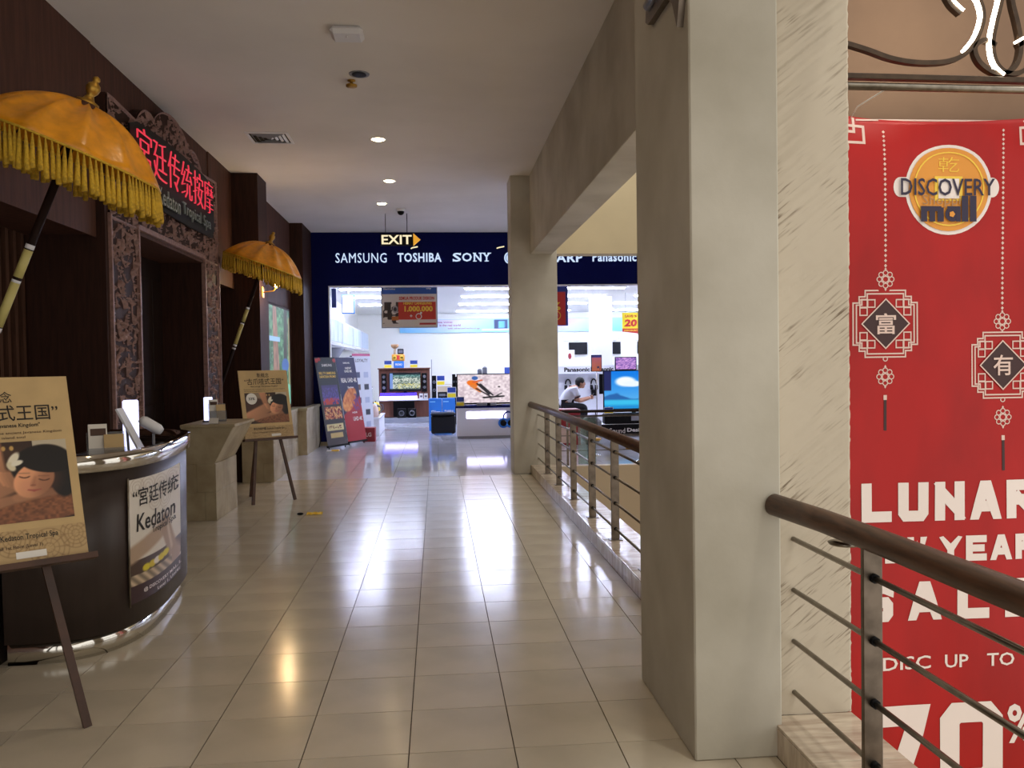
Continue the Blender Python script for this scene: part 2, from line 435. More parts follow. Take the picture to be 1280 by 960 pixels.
# rough trowelled pier beside it: real ridged relief running diagonally
def rough_pier():
    nx, nz = 60, 560; X0, X1, Z0, Z1 = 1.252, 1.56, KZ, CZ
    x = np.linspace(X0, X1, nx); z = np.linspace(Z0, Z1, nz); XX, ZZ = np.meshgrid(x, z, indexing='xy')
    q = (ZZ*.8 - XX*.62); r = (XX*.8+ZZ*.62)
    rid = noise2(q*2.2+3, r*.10+1, 22, 5)*.6 + noise2(q*4.8+3, r*.2+2, 22, 9)*.4
    msk = np.clip(noise2(XX+1, ZZ+1, 4.5, 3)*1.8-.35, 0, 1)
    d = (rid**1.5)*.016*msk + noise2(XX, ZZ, 30, 4)*.0012
    b = B(); vs = [(XX[j, i], 3.08+d[j, i], ZZ[j, i]) for j in range(nz) for i in range(nx)]
    # ragged right edge
    for j in range(nz):
        o = vs[j*nx+nx-1]; vs[j*nx+nx-1] = (o[0]+.006*(noise2(np.array([z[j]*9]), np.array([.3]), 9, 8)[0]-.5), o[1]+.004, o[2])
    b.add(vs, [(j*nx+i, j*nx+i+1, (j+1)*nx+i+1, (j+1)*nx+i) for j in range(nz-1) for i in range(nx-1)], True)
    b.box(1.2505, 1.56, 3.09, 3.8, KZ, CZ)
    return b
structure('wall_pier_rough', rough_pier(), 'plaster_rough', 'rough trowelled plaster pier beside the smooth pillar')
structure('wall_pillar_far', B().box(1.0, 1.615, 11.2, 11.66, 0, CZ, b=.008), 'plaster', 'dusty plaster pillar at the end of the railing')
structure('trim_beam_side', B().box(1.26, 1.55, 3.82, 11.2, 2.92, CZ+.1, b=.005).box(1.26, 1.55, -3, 3.0, 2.92, CZ+.1, b=.005), 'plaster', 'grey plaster beam running along the open side')
structure('trim_beam_cross', B().box(1.55, 9, 11.22, 11.5, 2.93, CZ+.3), 'plaster_warm', 'pale yellow cross beam over the far side of the void')
structure('wall_right', B().box(2.75, 9, 6.75, 7.0, -4.3, 4.6), 'plaster_brown', 'beige wall behind the red sale banner')
structure('wall_slab_edge', B().box(1.6, 9, 11.1, 11.24, -4.2, .10), 'beige_plain', 'beige slab edge across the void')
structure('wall_void_side', B().box(1.40, 1.5, -3, 11.1, -4.2, -.36), 'beige_plain', 'beige wall below the walkway edge')

# ---- kerb with separate marble slabs
def kerb(n, y0, y1, label):
    k = structure('trim_kerb_'+n, B().box(KX+.008, KX+.315, y0, y1, -.02, KZ-.012), 'grout', label)
    y = y0; L = .42
    while y < y1-.02:
        e = min(y+L, y1)
        B().box(KX, KX+.325, y+.002, e-.002, KZ-.012, KZ, b=.0015).build('kerb_slab', 'marble', k)
        B().box(KX, KX+.008, y+.002, e-.002, .0, KZ-.014, b=.001).build('kerb_tile', 'marble', k)
        y = e
kerb('near', .6, 3.08, 'marble-clad kerb under the near length of railing')
kerb('far', 3.82, 11.2, 'marble-clad kerb under the far length of railing')

# ---- shop front: navy fascia and pier, interior shell
FY = 16.0
b = B(); b.box(-2.3, 9, FY, FY+.14, 2.97, CZ); b.box(-2.3, -1.97, FY, FY+.14, 0.06, 2.97)
structure('wall_shop_front', b, 'navy', 'dark navy shop fascia and side pier')
structure('baseboard_shop_front', B().box(-2.3, -1.95, FY-.02, FY+.16, 0, .07), 'stone', 'low stone skirting under the navy pier')
structure('trim_opening', B().box(-1.985, 9, FY-.006, FY+.15, 2.945, 2.97).box(-1.985, -1.965, FY-.006, FY+.15, .07, 2.945), 'white', 'thin white edge lining the shop opening')
structure('wall_shop_left', B().box(-2.5, -2.4, 16.14, 26.5, 0, 3.1), 'shop_wall', 'white side wall inside the shop')
structure('wall_shop_back', B().box(-2.5, 9, 26.3, 26.5, 0, 3.1), 'shop_wall', 'bright cream back wall of the shop')
structure('wall_shop_right', B().box(8.8, 9, 11.5, 26.5, 0, CZ), 'shop_wall', 'white far side wall of the shop')
structure('wall_shop_column', B().box(3.72, 4.2, 20.0, 20.5, 0, 3.06, b=.01), 'shop_wall', 'square white column inside the shop')

# ================================================================== SPA SIDE
# ---- carved gate
GX, G0, G1, I0, I1, GT = -2.5, 6.79, 10.03, 7.4, 9.45, 2.66
def gate_top(y):
    d = abs(y-8.42)
    if d > 1.0: return 3.57 + .03*min(1, (d-1.0)/.5)
    if d > .52: return 3.57 + .16*math.sin(math.pi*.5*min(1, (1.0-d)/.30))**.8 - .03*max(0, (.62-d)/.1)
    return 3.70 + .185*math.cos(d/.52*math.pi/2)**.6
gate = thing('carved_gate', 'tall carved wooden gateway with scrolled crest around the spa door', 'gate', (GX, 8.42, 0))
def relief(name, y0, y1, z0, z1f, step):
    ny = max(4, int((y1-y0)/step)); nz = int((max(z1f(y0+(y1-y0)*i/ny) for i in range(ny+1))-z0)/step)
    yy = np.linspace(y0, y1, ny); tt = np.linspace(0, 1, nz); Y, T = np.meshgrid(yy, tt, indexing='xy')
    top = np.array([z1f(v) for v in yy]); Z = z0 + T*(top[None, :]-z0)
    wx = noise2(Y, Z, 6.1, 1)*.17; wz = noise2(Y, Z, 6.3, 2)*.17
    n = noise2(Y+wx, Z+wz, 17, 3); n2 = noise2(Y+wz, Z*.7+wx, 27, 4)
    rid = 1-np.abs(n*2-1); rid2 = 1-np.abs(n2*2-1)
    h = .030*np.clip((rid-.82)*5.5, -.8, 1) + .018*np.clip((rid2-.80)*4.5, -.8, 1) + .002
    edge = np.minimum(np.minimum(Y-y0, y1-Y), top[None, :]-Z); h = np.where(edge < .022, .016, h)
    vs = [(GX+h[j, i], Y[j, i], Z[j, i]) for j in range(nz) for i in range(ny)]
    b = B(); b.add(vs, [(j*ny+i, j*ny+i+1, (j+1)*ny+i+1, (j+1)*ny+i) for j in range(nz-1) for i in range(ny-1)], True)
    return b.build(name, 'carving', gate)
relief('carved_jamb', G0, I0, .0, lambda y: GT, .0115)
relief('carved_jamb', I1, G1, .0, lambda y: GT, .0135)
relief('carved_crest', G0, G1, GT, gate_top, .0125)
b = B(); b.box(-3.06, GX, G0, I0, 0, GT); b.box(-3.06, GX, I1, G1, 0, GT)
pts = [(G0, GT)] + [(G1, GT)] + [(G1-(G1-G0)*i/60, gate_top(G1-(G1-G0)*i/60)) for i in range(61)]
b.prism(pts, 'X', WL, GX); b.box(-3.06, WL, G0, G1, GT, 3.3)
b.build('gate_backing', 'wood', gate)
for y0, y1 in ((G0-.012, G0+.012), (I0-.015, I0+.015), (I1-.015, I1+.015), (G1-.012, G1+.012)):
    B().box(GX-.02, GX+.028, y0, y1, 0, GT+.02, b=.004).build('moulding', 'carving', gate)
B().box(GX-.02, GX+.03, I0, I1, GT-.015, GT+.03, b=.004).build('moulding', 'carving', gate)
B().box(-3.06, GX, I0, I1, GT-.05, GT-.016).build('door_soffit', 'wood_brown', gate)
# door set back in the gateway
door = structure('door_1', B().box(-2.99, -2.955, I0, 8.62, 0, GT-.05).box(-2.99, -2.955, 8.66, I1, 0, GT-.05), 'door_wood', 'dark double door set back inside the carved gateway')
for y in (7.5, 8.0, 8.75, 9.15):
    B().box(-2.96, -2.945, y, y+.32, .25, 1.1, b=.006).build('door_panel', 'door_wood', door)
    B().box(-2.96, -2.945, y, y+.32, 1.25, GT-.25, b=.006).build('door_panel', 'door_wood', door)
B().box(-2.95, -2.92, 8.60, 8.68, 0, GT-.05, b=.004).build('door_stile', 'wood_brown', door)
for z in (.95, 1.60, 2.18):
    B().box(-2.925, -2.908, 8.575, 8.63, z, z+.15, b=.003).build('hinge', 'chrome', door)
# ---- spa sign
sg = thing('spa_sign', 'black sign with red neon Chinese characters over metal script letters', 'sign', (GX+.05, 8.7, 2.93))
ptsb = [(7.12, 2.96), (7.4, 2.90), (8.7, 2.88), (9.6, 2.9), (9.68, 3.0), (9.68, 3.48), (9.3, 3.52), (8.6, 3.55), (7.9, 3.55), (7.3, 3.52), (7.12, 3.46)]
B().prism(ptsb, 'X', GX+.05, GX+.066).build('sign_board', 'black', sg)
sp = Xpos(GX+.068)
for i, ch in enumerate('宮廷传统按摩'):
    y = 7.20+i*.40
    Letters().put(sp, ch, y, 3.135, y+.345, 3.475, d=.02, extrude=.1, bold=-.022).build('neon_character', 'neon_red', sg)
for w_, a_, c_ in (('Kedaton', 7.72, 8.36), ('Tropical', 8.44, 9.08), ('Spa', 9.16, 9.45)):
    Letters().put(sp, w_, a_, 2.935, c_, 3.085, d=.012, extrude=.1, bold=.004).build('script_lettering', 'letter_steel', sg)

# ---- stone bases
def stone_base(name, label, prof, y0, y1, capz=None, caps=.03):
    """prof: XZ outline of the block, extruded along Y; faces clad with separate stone slabs"""
    t = thing(name, label, 'stone base', ((prof[0][0]+prof[1][0])/2, (y0+y1)/2, 0))
    B().prism(prof, 'Y', y0+.012, y1).build('core', 'stone', t)
    xs = [p[0] for p in prof]; x0 = min(xs); xr = prof[1][0]; zt = prof[2][1]
    rows = max(1, round(zt/.28)); cols = 2
    for r in range(rows):
        za, zb = zt*r/rows, zt*(r+1)/rows
        off = .5 if r % 2 else 0
        cuts = [x0] + [x0+(xr-x0)*f for f in ((.45,) if r % 2 else (.7,))] + [xr]
        for a, c in zip(cuts[:-1], cuts[1:]):
            B().box(a+.001, c-.001, y0, y0+.013, za+.001, zb-.001, b=.0015).build('stone_slab', 'stone', t)
        n = max(1, round((y1-y0)/.55))
        for k in range(n):
            a, c = y0+(y1-y0)*k/n, y0+(y1-y0)*(k+1)/n
            B().box(xr, xr+.012, a+.001, c-.001, za+.001, zb-.001, b=.0015).build('stone_slab', 'stone', t)
    if capz is not None:
        B().box(x0, xr+caps, y0-caps, y1, capz, capz+.045, b=.006).build('cap_stone', 'stone', t)
    return t
# flared stone counter in front of the door
t = stone_base('stone_counter', 'stone counter with flared top in front of the spa door', [(-2.455, 0), (-2.15, 0), (-2.15, .55), (-1.965, .90), (-2.455, .90)], 8.35, 9.2)
B().prism([(-2.455, .551), (-2.15, .551), (-1.967, .899), (-2.455, .899)], 'Y', 8.35, 8.364).build('stone_slab', 'stone', t)
B().box(-2.46, -1.945, 8.335, 9.215, .90, .93, b=.005).build('worktop', 'stone', t)
stone_base('pilaster_base', 'stone block base of the tall pilaster behind the easel', [(-2.495, 0), (-2.11, 0), (-2.11, .74), (-2.495, .74)], 11.03, 11.95, .74)
stone_base('pilaster_base', 'stone block base of the pilaster beside the navy shop front', [(-2.495, 0), (-2.19, 0), (-2.19, .74), (-2.495, .74)], 14.35, 15.92, .74)
stone_base('stone_plinth_wall', 'low stone plinth under the glowing forest picture', [(-2.495, 0), (-2.33, 0), (-2.33, .74), (-2.495, .74)], 11.96, 14.34, .74, .02)

# ---- illuminated forest picture
def forest(u, v):
    img = flat(u, (46, 92, 58)); n = noise2(u, v*2, 12, 3); n2 = noise2(u, v*2, 28, 4)
    img = mix(img, np.clip(n*1.6-.4, 0, 1), (112, 172, 120)); img = mix(img, np.clip(n2*2-1.1, 0, 1), (20, 46, 34))
    img = mix(img, np.clip(n2*2-1.35, 0, 1), (190, 220, 190))
    img = mix(img, cap(u, v, (.32, .18), (.26, 1.0), .16, .08), (150, 112, 92)*(.7+.5*noise2(u*3, v*.7, 20, 5))[..., None]*np.ones(3))
    img = mix(img, cap(u, v, (.72, .1), (.80, .95), .10, .08), (60, 56, 52))
    img = mix(img, cap(u, v, (.95, .1), (.96, .9), .035, .03), (150, 130, 80))
    img = mix(img, ell(u, v, .75, .42, .18, .07), (60, 100, 170))
    img = mix(img, ell(u, v, .18, .12, .24, .16), (236, 240, 250)); img = mix(img, ell(u, v, .52, .14, .2, .12), (220, 216, 232))
    img = mix(img, ell(u, v, .9, .1, .2, .12), (120, 190, 160)); img = mix(img, rec(u, v, 0, .655, .5, .70), (150, 190, 232))
    return img
t = thing('light_box_picture', 'glowing light box picture of forest trees between the pilasters', 'light box', (-2.46, 13.5, .84))
B().box(-2.5, -2.44, 12.62, 14.42, .82, 2.44, b=.01).build('frame', 'wood', t)
picture('picture', Xpos(-2.44), 12.66, 14.38, .86, 2.40, 90, 130, forest, t, 'lightbox', d=.003)

# ---- balinese umbrellas
def umbrella(label, C, tilt, group):
    C = Vector(C); t = thing('balinese_umbrella', label, 'umbrella', (C.x-C.z*math.tan(tilt), C.y, 0), group)
    A = Matrix.Rotation(tilt, 3, 'Y'); R, H, NG = .48, .27, 12
    nr, na = 14, NG*8; vs = []; fs = []
    def rim(a):
        g = (a*NG/(2*math.pi)) % 1; s = math.sin(math.pi*g); return R*(1-.035*s), .012*s
    for i in range(nr+1):
        f = i/nr
        for k in range(na):
            a = 2*math.pi*k/na; r, dz = rim(a); sg_ = math.sin(math.pi*((a*NG/(2*math.pi)) % 1))
            z = H*(1-f**2.3) - sg_*(.030*math.sin(math.pi*f)**.8 + .014*f*f) + dz*f*f*.3
            vs.append(C + A @ Vector((r*f*math.cos(a), r*f*math.sin(a), z)))
    for i in range(nr):
        for k in range(na): fs.append((i*na+k, i*na+(k+1) % na, (i+1)*na+(k+1) % na, (i+1)*na+k))
    cv = B().add(vs, fs, True).build('canopy', 'gold_cloth', t)
    md = cv.modifiers.new('s', 'SOLIDIFY'); md.thickness = .004
    for k in range(NG):
        a = 2*math.pi*k/NG
        B().tube([C+A @ Vector((R*f*math.cos(a), R*f*math.sin(a), H*(1-f**2.3)-.012)) for f in (.05, .3, .55, .8, .98)], .005, 5).build('rib', 'easel_wood', t)
    top = C + A @ Vector((0, 0, H)); base = Vector((C.x-C.z*math.tan(tilt), C.y, .05)); ax = (top-base).normalized()
    B().tube([base, top+ax*.03], .021, 12).build('pole', 'door_wood', t)
    for s0, s1, m in ((.16, .24, 'band_pale'), (.255, .262, 'white'), (.10, .15, 'band_pale'), (.155, .16, 'white'), (.09, .098, 'white'), (.242, .25, 'white')):
        L = (top-base).length
        B().tube([top-ax*L*(s0+.17), top-ax*L*(s1+.17)], .0225, 12).build('pole_band', m, t)
    prof = [(.06, -.01), (.055, .012), (.03, .02), (.018, .045), (.03, .062), (.036, .085), (.03, .105), (.014, .118), (.02, .13), (.016, .143), (.0001, .152)]
    B().lathe(prof, top, 16, A).build('finial', 'gold_metal', t)
    B().lathe([(.09, -.03), (.075, -.008), (.04, .012), (.0001, .015)], top, 18, A).build('crown_cap', 'wood_brown', t)
    B().box(base.x-.05, base.x+.15, base.y-.12, base.y+.12, 0, .06, b=.01).build('pole_base', 'black', t)
    # fringe tassels, hanging plumb from the rim
    me = B().lathe([(.003, 0), (.0045, -.01), (.010, -.06), (.0145, -.165), (.0125, -.175)], (0, 0, 0), 7).mesh('tassel', 'gold_thread')
    NT = 104
    for k in range(NT):
        a = 2*math.pi*(k+.5)/NT; r, dz = rim(a)
        p = C + A @ Vector((r*math.cos(a), r*math.sin(a), -.012))
        o = bpy.data.objects.new('tassel', me); o.location = p - t.location
        o.scale = (1, 1, random.uniform(.88, 1.12)); o.rotation_euler = (random.uniform(-.06, .06), random.uniform(-.06, .06), 0)
        lk(o, t)
    b = B(); n = 96
    b.tube([C + A @ Vector((rim(2*math.pi*k/n)[0]*math.cos(2*math.pi*k/n), rim(2*math.pi*k/n)[0]*math.sin(2*math.pi*k/n), -.008)) for k in range(n+1)], .007, 5, False)
    b.build('rim_cord', 'gold_thread', t)
    return t
umbrella('golden fringed ceremonial umbrella leaning over the curved reception desk', (-1.885, 4.60, 2.60), math.radians(22), 'golden ceremonial umbrellas')
umbrella('golden fringed ceremonial umbrella leaning between carved gate and pilaster', (-2.05, 10.35, 2.69), math.radians(19.5), 'golden ceremonial umbrellas')
# wall lamp glowing under the far umbrella
t = thing('bracket_lamp', 'small glowing bulb lamp on the pilaster beneath the far umbrella', 'lamp', (-2.24, 11.3, 2.4))
B().box(-2.25, -2.235, 11.24, 11.36, 2.38, 2.52, b=.004).build('back_plate', 'gold_metal', t)
B().tube([(-2.235, 11.3, 2.45), (-2.1, 11.3, 2.47), (-2.06, 11.28, 2.52)], .008, 8).build('arm', 'gold_metal', t)
B().sphere((-2.055, 11.27, 2.54), .035).build('bulb', 'bulb', t)
la = bpy.data.lights.new('bulb_light', 'POINT'); la.energy = 9; la.color = (1., .74, .4); la.shadow_soft_size = .04
lo = bpy.data.objects.new('bulb_light', la); lo.location = Vector((-2.0, 11.2, 2.5)) - t.location; lk(lo, t)
B().lathe([(.02, .0), (.018, .05), (.0001, .055)], (-2.055, 11.27, 2.57), 12).build('socket', 'gold_metal', t)

# ---- curved reception desk
DC = Vector((-2.2, 5.33))
def desk_pt(t, a=.65, b=1.0, n=3.0):
    """t 0..pi: from the near flat end round the front to the far end"""
    s, c = math.sin(t), math.cos(t)
    y = DC.y - b*math.copysign(abs(c)**(2/n), c)
    return Vector((DC.x + a*abs(s)**(2/n) - .10*(y-4.85), y))
def desk_wall(z0, z1, a0, b0, a1, b1, th, n=64):
    """band between heights with outer size (a0,b0) at z0 -> (a1,b1) at z1, wall thickness th"""
    b = B(); vs = []
    for a, bb, z in ((a0, b0, z0), (a1, b1, z1), (a1-th, b1-th, z1), (a0-th, b0-th, z0)):
        for k in range(n+1):
            p = desk_pt(math.pi*k/n, a, bb); vs.append((p.x, p.y, z))
    m = n+1; fs = []
    for r in range(4):
        for k in range(n): fs.append((r*m+k, r*m+k+1, ((r+1) % 4)*m+k+1, ((r+1) % 4)*m+k))
    b.add(vs, fs, True); b.add([vs[0], vs[m], vs[2*m], vs[3*m]], [(0, 1, 2, 3)]); b.add([vs[n], vs[m+n], vs[2*m+n], vs[3*m+n]], [(0, 1, 2, 3)])
    return b
desk = thing('reception_desk', 'curved dark brown reception desk with chrome rim and plinth', 'desk', (-2.2, 5.33, 0))
desk_wall(.0, .115, .60, .94, .60, .94, .05).build('plinth', 'chrome', desk)
desk_wall(.115, .955, .635, .975, .645, .99, .05).build('front_panel', 'desk_brown', desk)
desk_wall(.955, 1.04, .672, 1.03, .672, 1.03, .06).build('rim', 'chrome', desk)
b = B(); n = 48; top = [desk_pt(math.pi*k/n, .61, .96) for k in range(n+1)]
b.add([(p.x, p.y, .93) for p in top] + [(p.x, p.y, .90) for p in top], [tuple(range(n+1)), tuple(range(n+1, 2*n+2))[::-1]])
b.build('worktop', 'wood', desk)
B().box(-2.24, -2.2, 4.40, 6.26, .0, .95).build('back_panel', 'desk_brown', desk)
# curved poster on the desk front
def desk_pos(t, z, d=0.):
    f = (z-.115)/.84; a, bb = .635+.01*f+.006+d, .975+.015*f+.006+d
    p = desk_pt(t, a, bb); return Vector((p.x, p.y, z))
def spa_poster(u, v):
    img = flat(u, (222, 214, 202)); img = mix(img, np.clip((v-.45)*2, 0, 1)*.3, (238, 234, 228))
    for cu, cv, r in ((.15, .93, .10), (.35, .92, .12), (.62, .90, .12), (.5, .78, .11), (.72, .76, .1), (.88, .92, .1)):
        d = np.hypot((u-cu)*.75, (v-cv)*1.25)
        for q in (.3, .6, .9): img = mix(img, np.clip(1-np.abs(d-r*q)/.008, 0, 1)*.5, (160, 140, 122))
    img = mix(img, rec(u, v, 0, .16, 1, .34), (74, 54, 42))
    img = mix(img, cap(u, v, (-.1, .36), (.75, .53), .07, .07, .03), (178, 152, 128))
    img = mix(img, cap(u, v, (.72, .53), (.92, .2), .10, .08, .03), (168, 140, 116))
    img = mix(img, cap(u, v, (.78, .5), (.86, .3), .02, .02, .04), (210, 190, 168))
    for cu, cv, col in ((.3, .255, (222, 204, 40)), (.42, .262, (214, 190, 60)), (.52, .27, (236, 226, 214)), (.62, .275, (222, 200, 50)), (.72, .285, (226, 208, 44))):
        img = mix(img, ell(u, v, cu, cv, .075, .03, 0, .3), col)
    q = .5+.5*np.sin((u*1.2+v*2.2)*34)
    img = mix(img, rec(u, v, 0, .135, .86, .225), (190, 168, 140)*(.65+.45*q)[..., None])
    img = mix(img, rec(u, v, 0, 0, 1, .135), (58, 34, 38)); return img
po = picture('desk_poster', lambda a, b, d=0.: desk_pos(a, b, d), .88, 1.60, .225, .885, 70, 120, spa_poster, None, 'print', d=.002,
             label='curved spa poster stuck on the front of the reception desk', cat='poster')
L = Letters()
dp = lambda a, b, d=0.: desk_pos(a, b, d)
L.put(dp, '“宮廷传统', .93, .735, 1.58, .835, d=.004, bold=.01)
L.put(dp, 'Kedaton', .97, .60, 1.55, .695, d=.004, bold=.015, shear=.1)
L.put(dp, 'Tropical Spa', 1.18, .555, 1.56, .60, d=.004, bold=.01); L.build('lettering', 'ink', po)
L = Letters(); L.put(dp, '@ DISCOVERY MALL', 1.05, .262, 1.6, .287, d=.004, bold=.012); L.put(dp, 'Level 1, Unit', 1.25, .232, 1.58, .252, d=.004, bold=.01)
L.build('small_lettering', 'lettering_white', po)
# edge strip on its left side
B().tube([desk_pos(.877, .21, .004), desk_pos(.877, .895, .004)], .006, 6).build('edge_strip', 'steel', po)

# ---- small things on desk and stone counter
def brochure_holder(label, p, ang, sc=1.):
    p = Vector(p); t = thing('brochure_holder', label, 'brochure holder', p)
    r = Matrix.Rotation(ang, 4, 'Z'); ti = Matrix.Rotation(math.radians(-14), 4, 'X')
    def part(name, m, bx, lift=0):
        b = B().box(*bx); b.v = [tuple(p + (r @ ti @ (Vector(v)*sc))) for v in b.v]; b.build(name, m, t)
    part('back_panel', 'acrylic', (-.075, .075, .03, .036, 0, .17)); part('front_panel', 'acrylic', (-.075, .075, -.03, -.024, 0, .09))
    part('tray', 'acrylic', (-.075, .075, -.03, .036, 0, .006))
    part('leaflet', 'paper_white', (-.068, .005, .0, .022, .007, .20)); part('leaflet', 'tan_board', (-.01, .068, -.018, -.004, .007, .15))
    part('photo_band', 'easel_wood', (-.06, .0, -.002, .0, .15, .18))
    return t
brochure_holder('acrylic holder of cream leaflets on the curved desk', (-1.76, 4.68, .935), math.radians(25), 1.25)
brochure_holder('acrylic holder of green leaflets on the stone counter', (-2.17, 8.6, .945), math.radians(20), 1.1)
def acrylic_stand(label, p, w, h, lean=.0):
    x, y, z = p; t = thing('acrylic_stand', label, 'display stand', p)
    B().box(x-.04, x+.06, y-w/2, y+w/2, z, z+.006).build('foot', 'acrylic', t)
    B().obox((x, y, z+.006), (x-lean, y, z+h), w, .006, (1, 0, 0)).build('upright', 'white_gloss', t)
    return t
t = thing('light_block', 'bright white glowing block on the curved desk', 'lamp', (-1.99, 5.70, .93))
B().box(-2.03, -1.95, 5.66, 5.74, .945, 1.27, b=.008).build('glowing_panel', 'desk_glow', t); B().box(-2.045, -1.935, 5.645, 5.755, .93, .945, b=.004).build('foot', 'black', t)  # glow painted in for the bright reflection in clear acrylic
t = thing('light_block', 'bright white glowing block on the stone counter', 'lamp', (-2.3, 8.75, .93))
B().box(-2.335, -2.265, 8.71, 8.79, .945, 1.18, b=.006).build('glowing_panel', 'desk_glow', t); B().box(-2.345, -2.255, 8.70, 8.80, .93, .945, b=.003).build('foot', 'black', t)  # emission again stands for light reflected in an acrylic stand
t = thing('tablet_stand', 'white tablet leaning on a stand upon the curved desk', 'tablet', (-1.83, 5.45, .93))
B().obox((-1.80, 5.36, .95), (-1.94, 5.36, 1.23), .012, .10, (0, 1, 0)).build('tablet', 'white_gloss', t)
B().box(-1.92, -1.76, 5.30, 5.44, .93, .942, b=.004).build('foot', 'grey', t); B().tube([(-1.89, 5.37, .94), (-1.90, 5.37, 1.13)], .008, 8).build('prop', 'grey', t)
t = thing('card_reader', 'white rounded card reader on a short stem upon the desk', 'card reader', (-1.80, 5.55, .93))
B().tube([(-1.80, 5.55, .93), (-1.80, 5.55, 1.06)], .009, 8).build('stem', 'grey', t)
B().lathe([(.05, 0), (.045, .008), (.012, .014)], (-1.80, 5.55, .93), 16).build('foot', 'grey', t)
b = B(); b.tube([(-1.87, 5.53, 1.155), (-1.85, 5.53, 1.14), (-1.77, 5.55, 1.085), (-1.75, 5.55, 1.07)], [.022, .034, .034, .022], 14); b.build('body', 'white', t)
t = thing('card_stand', 'small white card stand at the front of the stone counter', 'card stand', (-2.12, 8.42, .93))
B().obox((-2.17, 8.43, .932), (-2.17, 8.46, .985), .09, .004, (0, 1, 0)).build('card', 'paper_white', t); B().box(-2.21, -2.13, 8.41, 8.49, .93, .934).build('foot', 'acrylic', t)

# ---- easel signs
def lady(u, v):
    """flat advertising photograph: a woman resting on a cushion during a massage"""
    img = flat(u, (58, 38, 30)); n = noise2(u, v, 7, 2); n2 = noise2(u, v, 46, 6)
    img = mix(img, np.clip(n-.3, 0, 1), (86, 58, 44))
    img = mix(img, rec(u, v, .16, .72, .42, 1.), (150, 128, 104)); img = mix(img, rec(u, v, .74, .84, 1, 1), (196, 184, 160))
    for cu in (.46, .52, .58): img = mix(img, ell(u, v, cu, .92, .016, .03, 0, .5), (206, 166, 96))
    img = mix(img, ell(u, v, .20, .52, .34, .30, .3, .2), (72, 44, 34))
    def skin(k, cu=.5, cv=.5, w=.5):
        g = np.clip(1.08-.35*((u-cu)/w)-.3*((cv-v)/w)*.6, .62, 1.15)*k
        return np.stack([206*g, 146*g, 108*g], -1)
    img = mix(img, cap(u, v, (.08, .24), (.50, .50), .15, .15, .05), skin(.92, .25, .5, .6))
    img = mix(img, cap(u, v, (.41, 1.05), (.47, .64), .085, .055, .03), skin(.88, .42, .8))
    for k in range(4): img = mix(img, cap(u, v, (.455+.027*k, .63-.01*k), (.50+.028*k, .47-.02*k), .018, .012, .014), skin(.96-.05*k, .5, .55))
    pil = np.stack([104+56*n2, 66+34*n2, 46+20*n2], -1)
    img = mix(img, ell(u, v, .70, .15, .52, .17, .05, .1), pil)
    img = mix(img, cap(u, v, (.02, .14), (.62, .30), .085, .05, .03), skin(.84, .3, .3, .7))
    img = mix(img, cap(u, v, (.60, .30), (.98, .36), .05, .05, .03), skin(.78, .7, .4, .6))
    img = mix(img, ell(u, v, .80, .68, .235, .27, -.35, .08), (22, 16, 16)); img = mix(img, ell(u, v, .93, .52, .10, .26, .1, .15), (24, 18, 18))
    img = mix(img, ell(u, v, .725, .505, .150, .225, -.30, .10), skin(1.06, .66, .55, .42))
    img = mix(img, ell(u, v, .67, .44, .06, .07, 0, .9)*.35, (226, 150, 120)); img = mix(img, ell(u, v, .83, .47, .10, .2, -.3, .8)*.35, (120, 72, 54))
    img = mix(img, ell(u, v, .83, .735, .215, .145, -.36, .10), (20, 15, 16))
    for (x, y, w) in ((.655, .555, .036), (.80, .505, .038)):      # closed lids: soft downward arcs
        for k in range(8):
            a = -1+2*k/7; img = mix(img, cap(u, v, (x+w*a, y-.016*(1-a*a)-.1*w*a), (x+w*(a+.28), y-.016*(1-(a+.28)**2)-.1*w*(a+.28)), .005, .005, .012)*(a < .9), (84, 50, 40))
        img = mix(img, cap(u, v, (x-w, y+.045), (x+w, y+.042-.12*w), .004, .004, .016)*.6, (110, 70, 54))
    img = mix(img, cap(u, v, (.735, .54), (.715, .455), .006, .016, .03)*.45, (150, 96, 70)); img = mix(img, ell(u, v, .712, .438, .022, .014, 0, .6)*.6, (140, 84, 62))
    img = mix(img, cap(u, v, (.675, .385), (.715, .372), .008, .011, .014), (172, 88, 80)); img = mix(img, cap(u, v, (.715, .372), (.765, .382), .011, .006, .014), (166, 84, 76))
    img = mix(img, ell(u, v, .585, .78, .035, .09, -.4, .4), (238, 230, 206)); img = mix(img, ell(u, v, .565, .69, .03, .06, .3, .4), (226, 214, 180)); img = mix(img, ell(u, v, .61, .73, .03, .05, -1., .4), (240, 234, 214))
    return img
def filigree(u, v):
    img = flat(u, (190, 160, 112))
    for cu, cv, r in ((.1, .5, .10), (.30, .2, .12), (.52, .7, .11), (.75, .35, .13), (.93, .7, .1)):
        d = np.hypot(u-cu, (v-cv)*.22)
        for q in (.25, .5, .75, 1.): img = mix(img, np.clip(1-np.abs(d-r*q)/.006, 0, 1)*.6, (136, 106, 66))
        th = np.arctan2((v-cv)*.22, u-cu); img = mix(img, np.clip(np.cos(th*10)*3-2, 0, 1)*(d < r)*.5, (140, 108, 70))
    return img
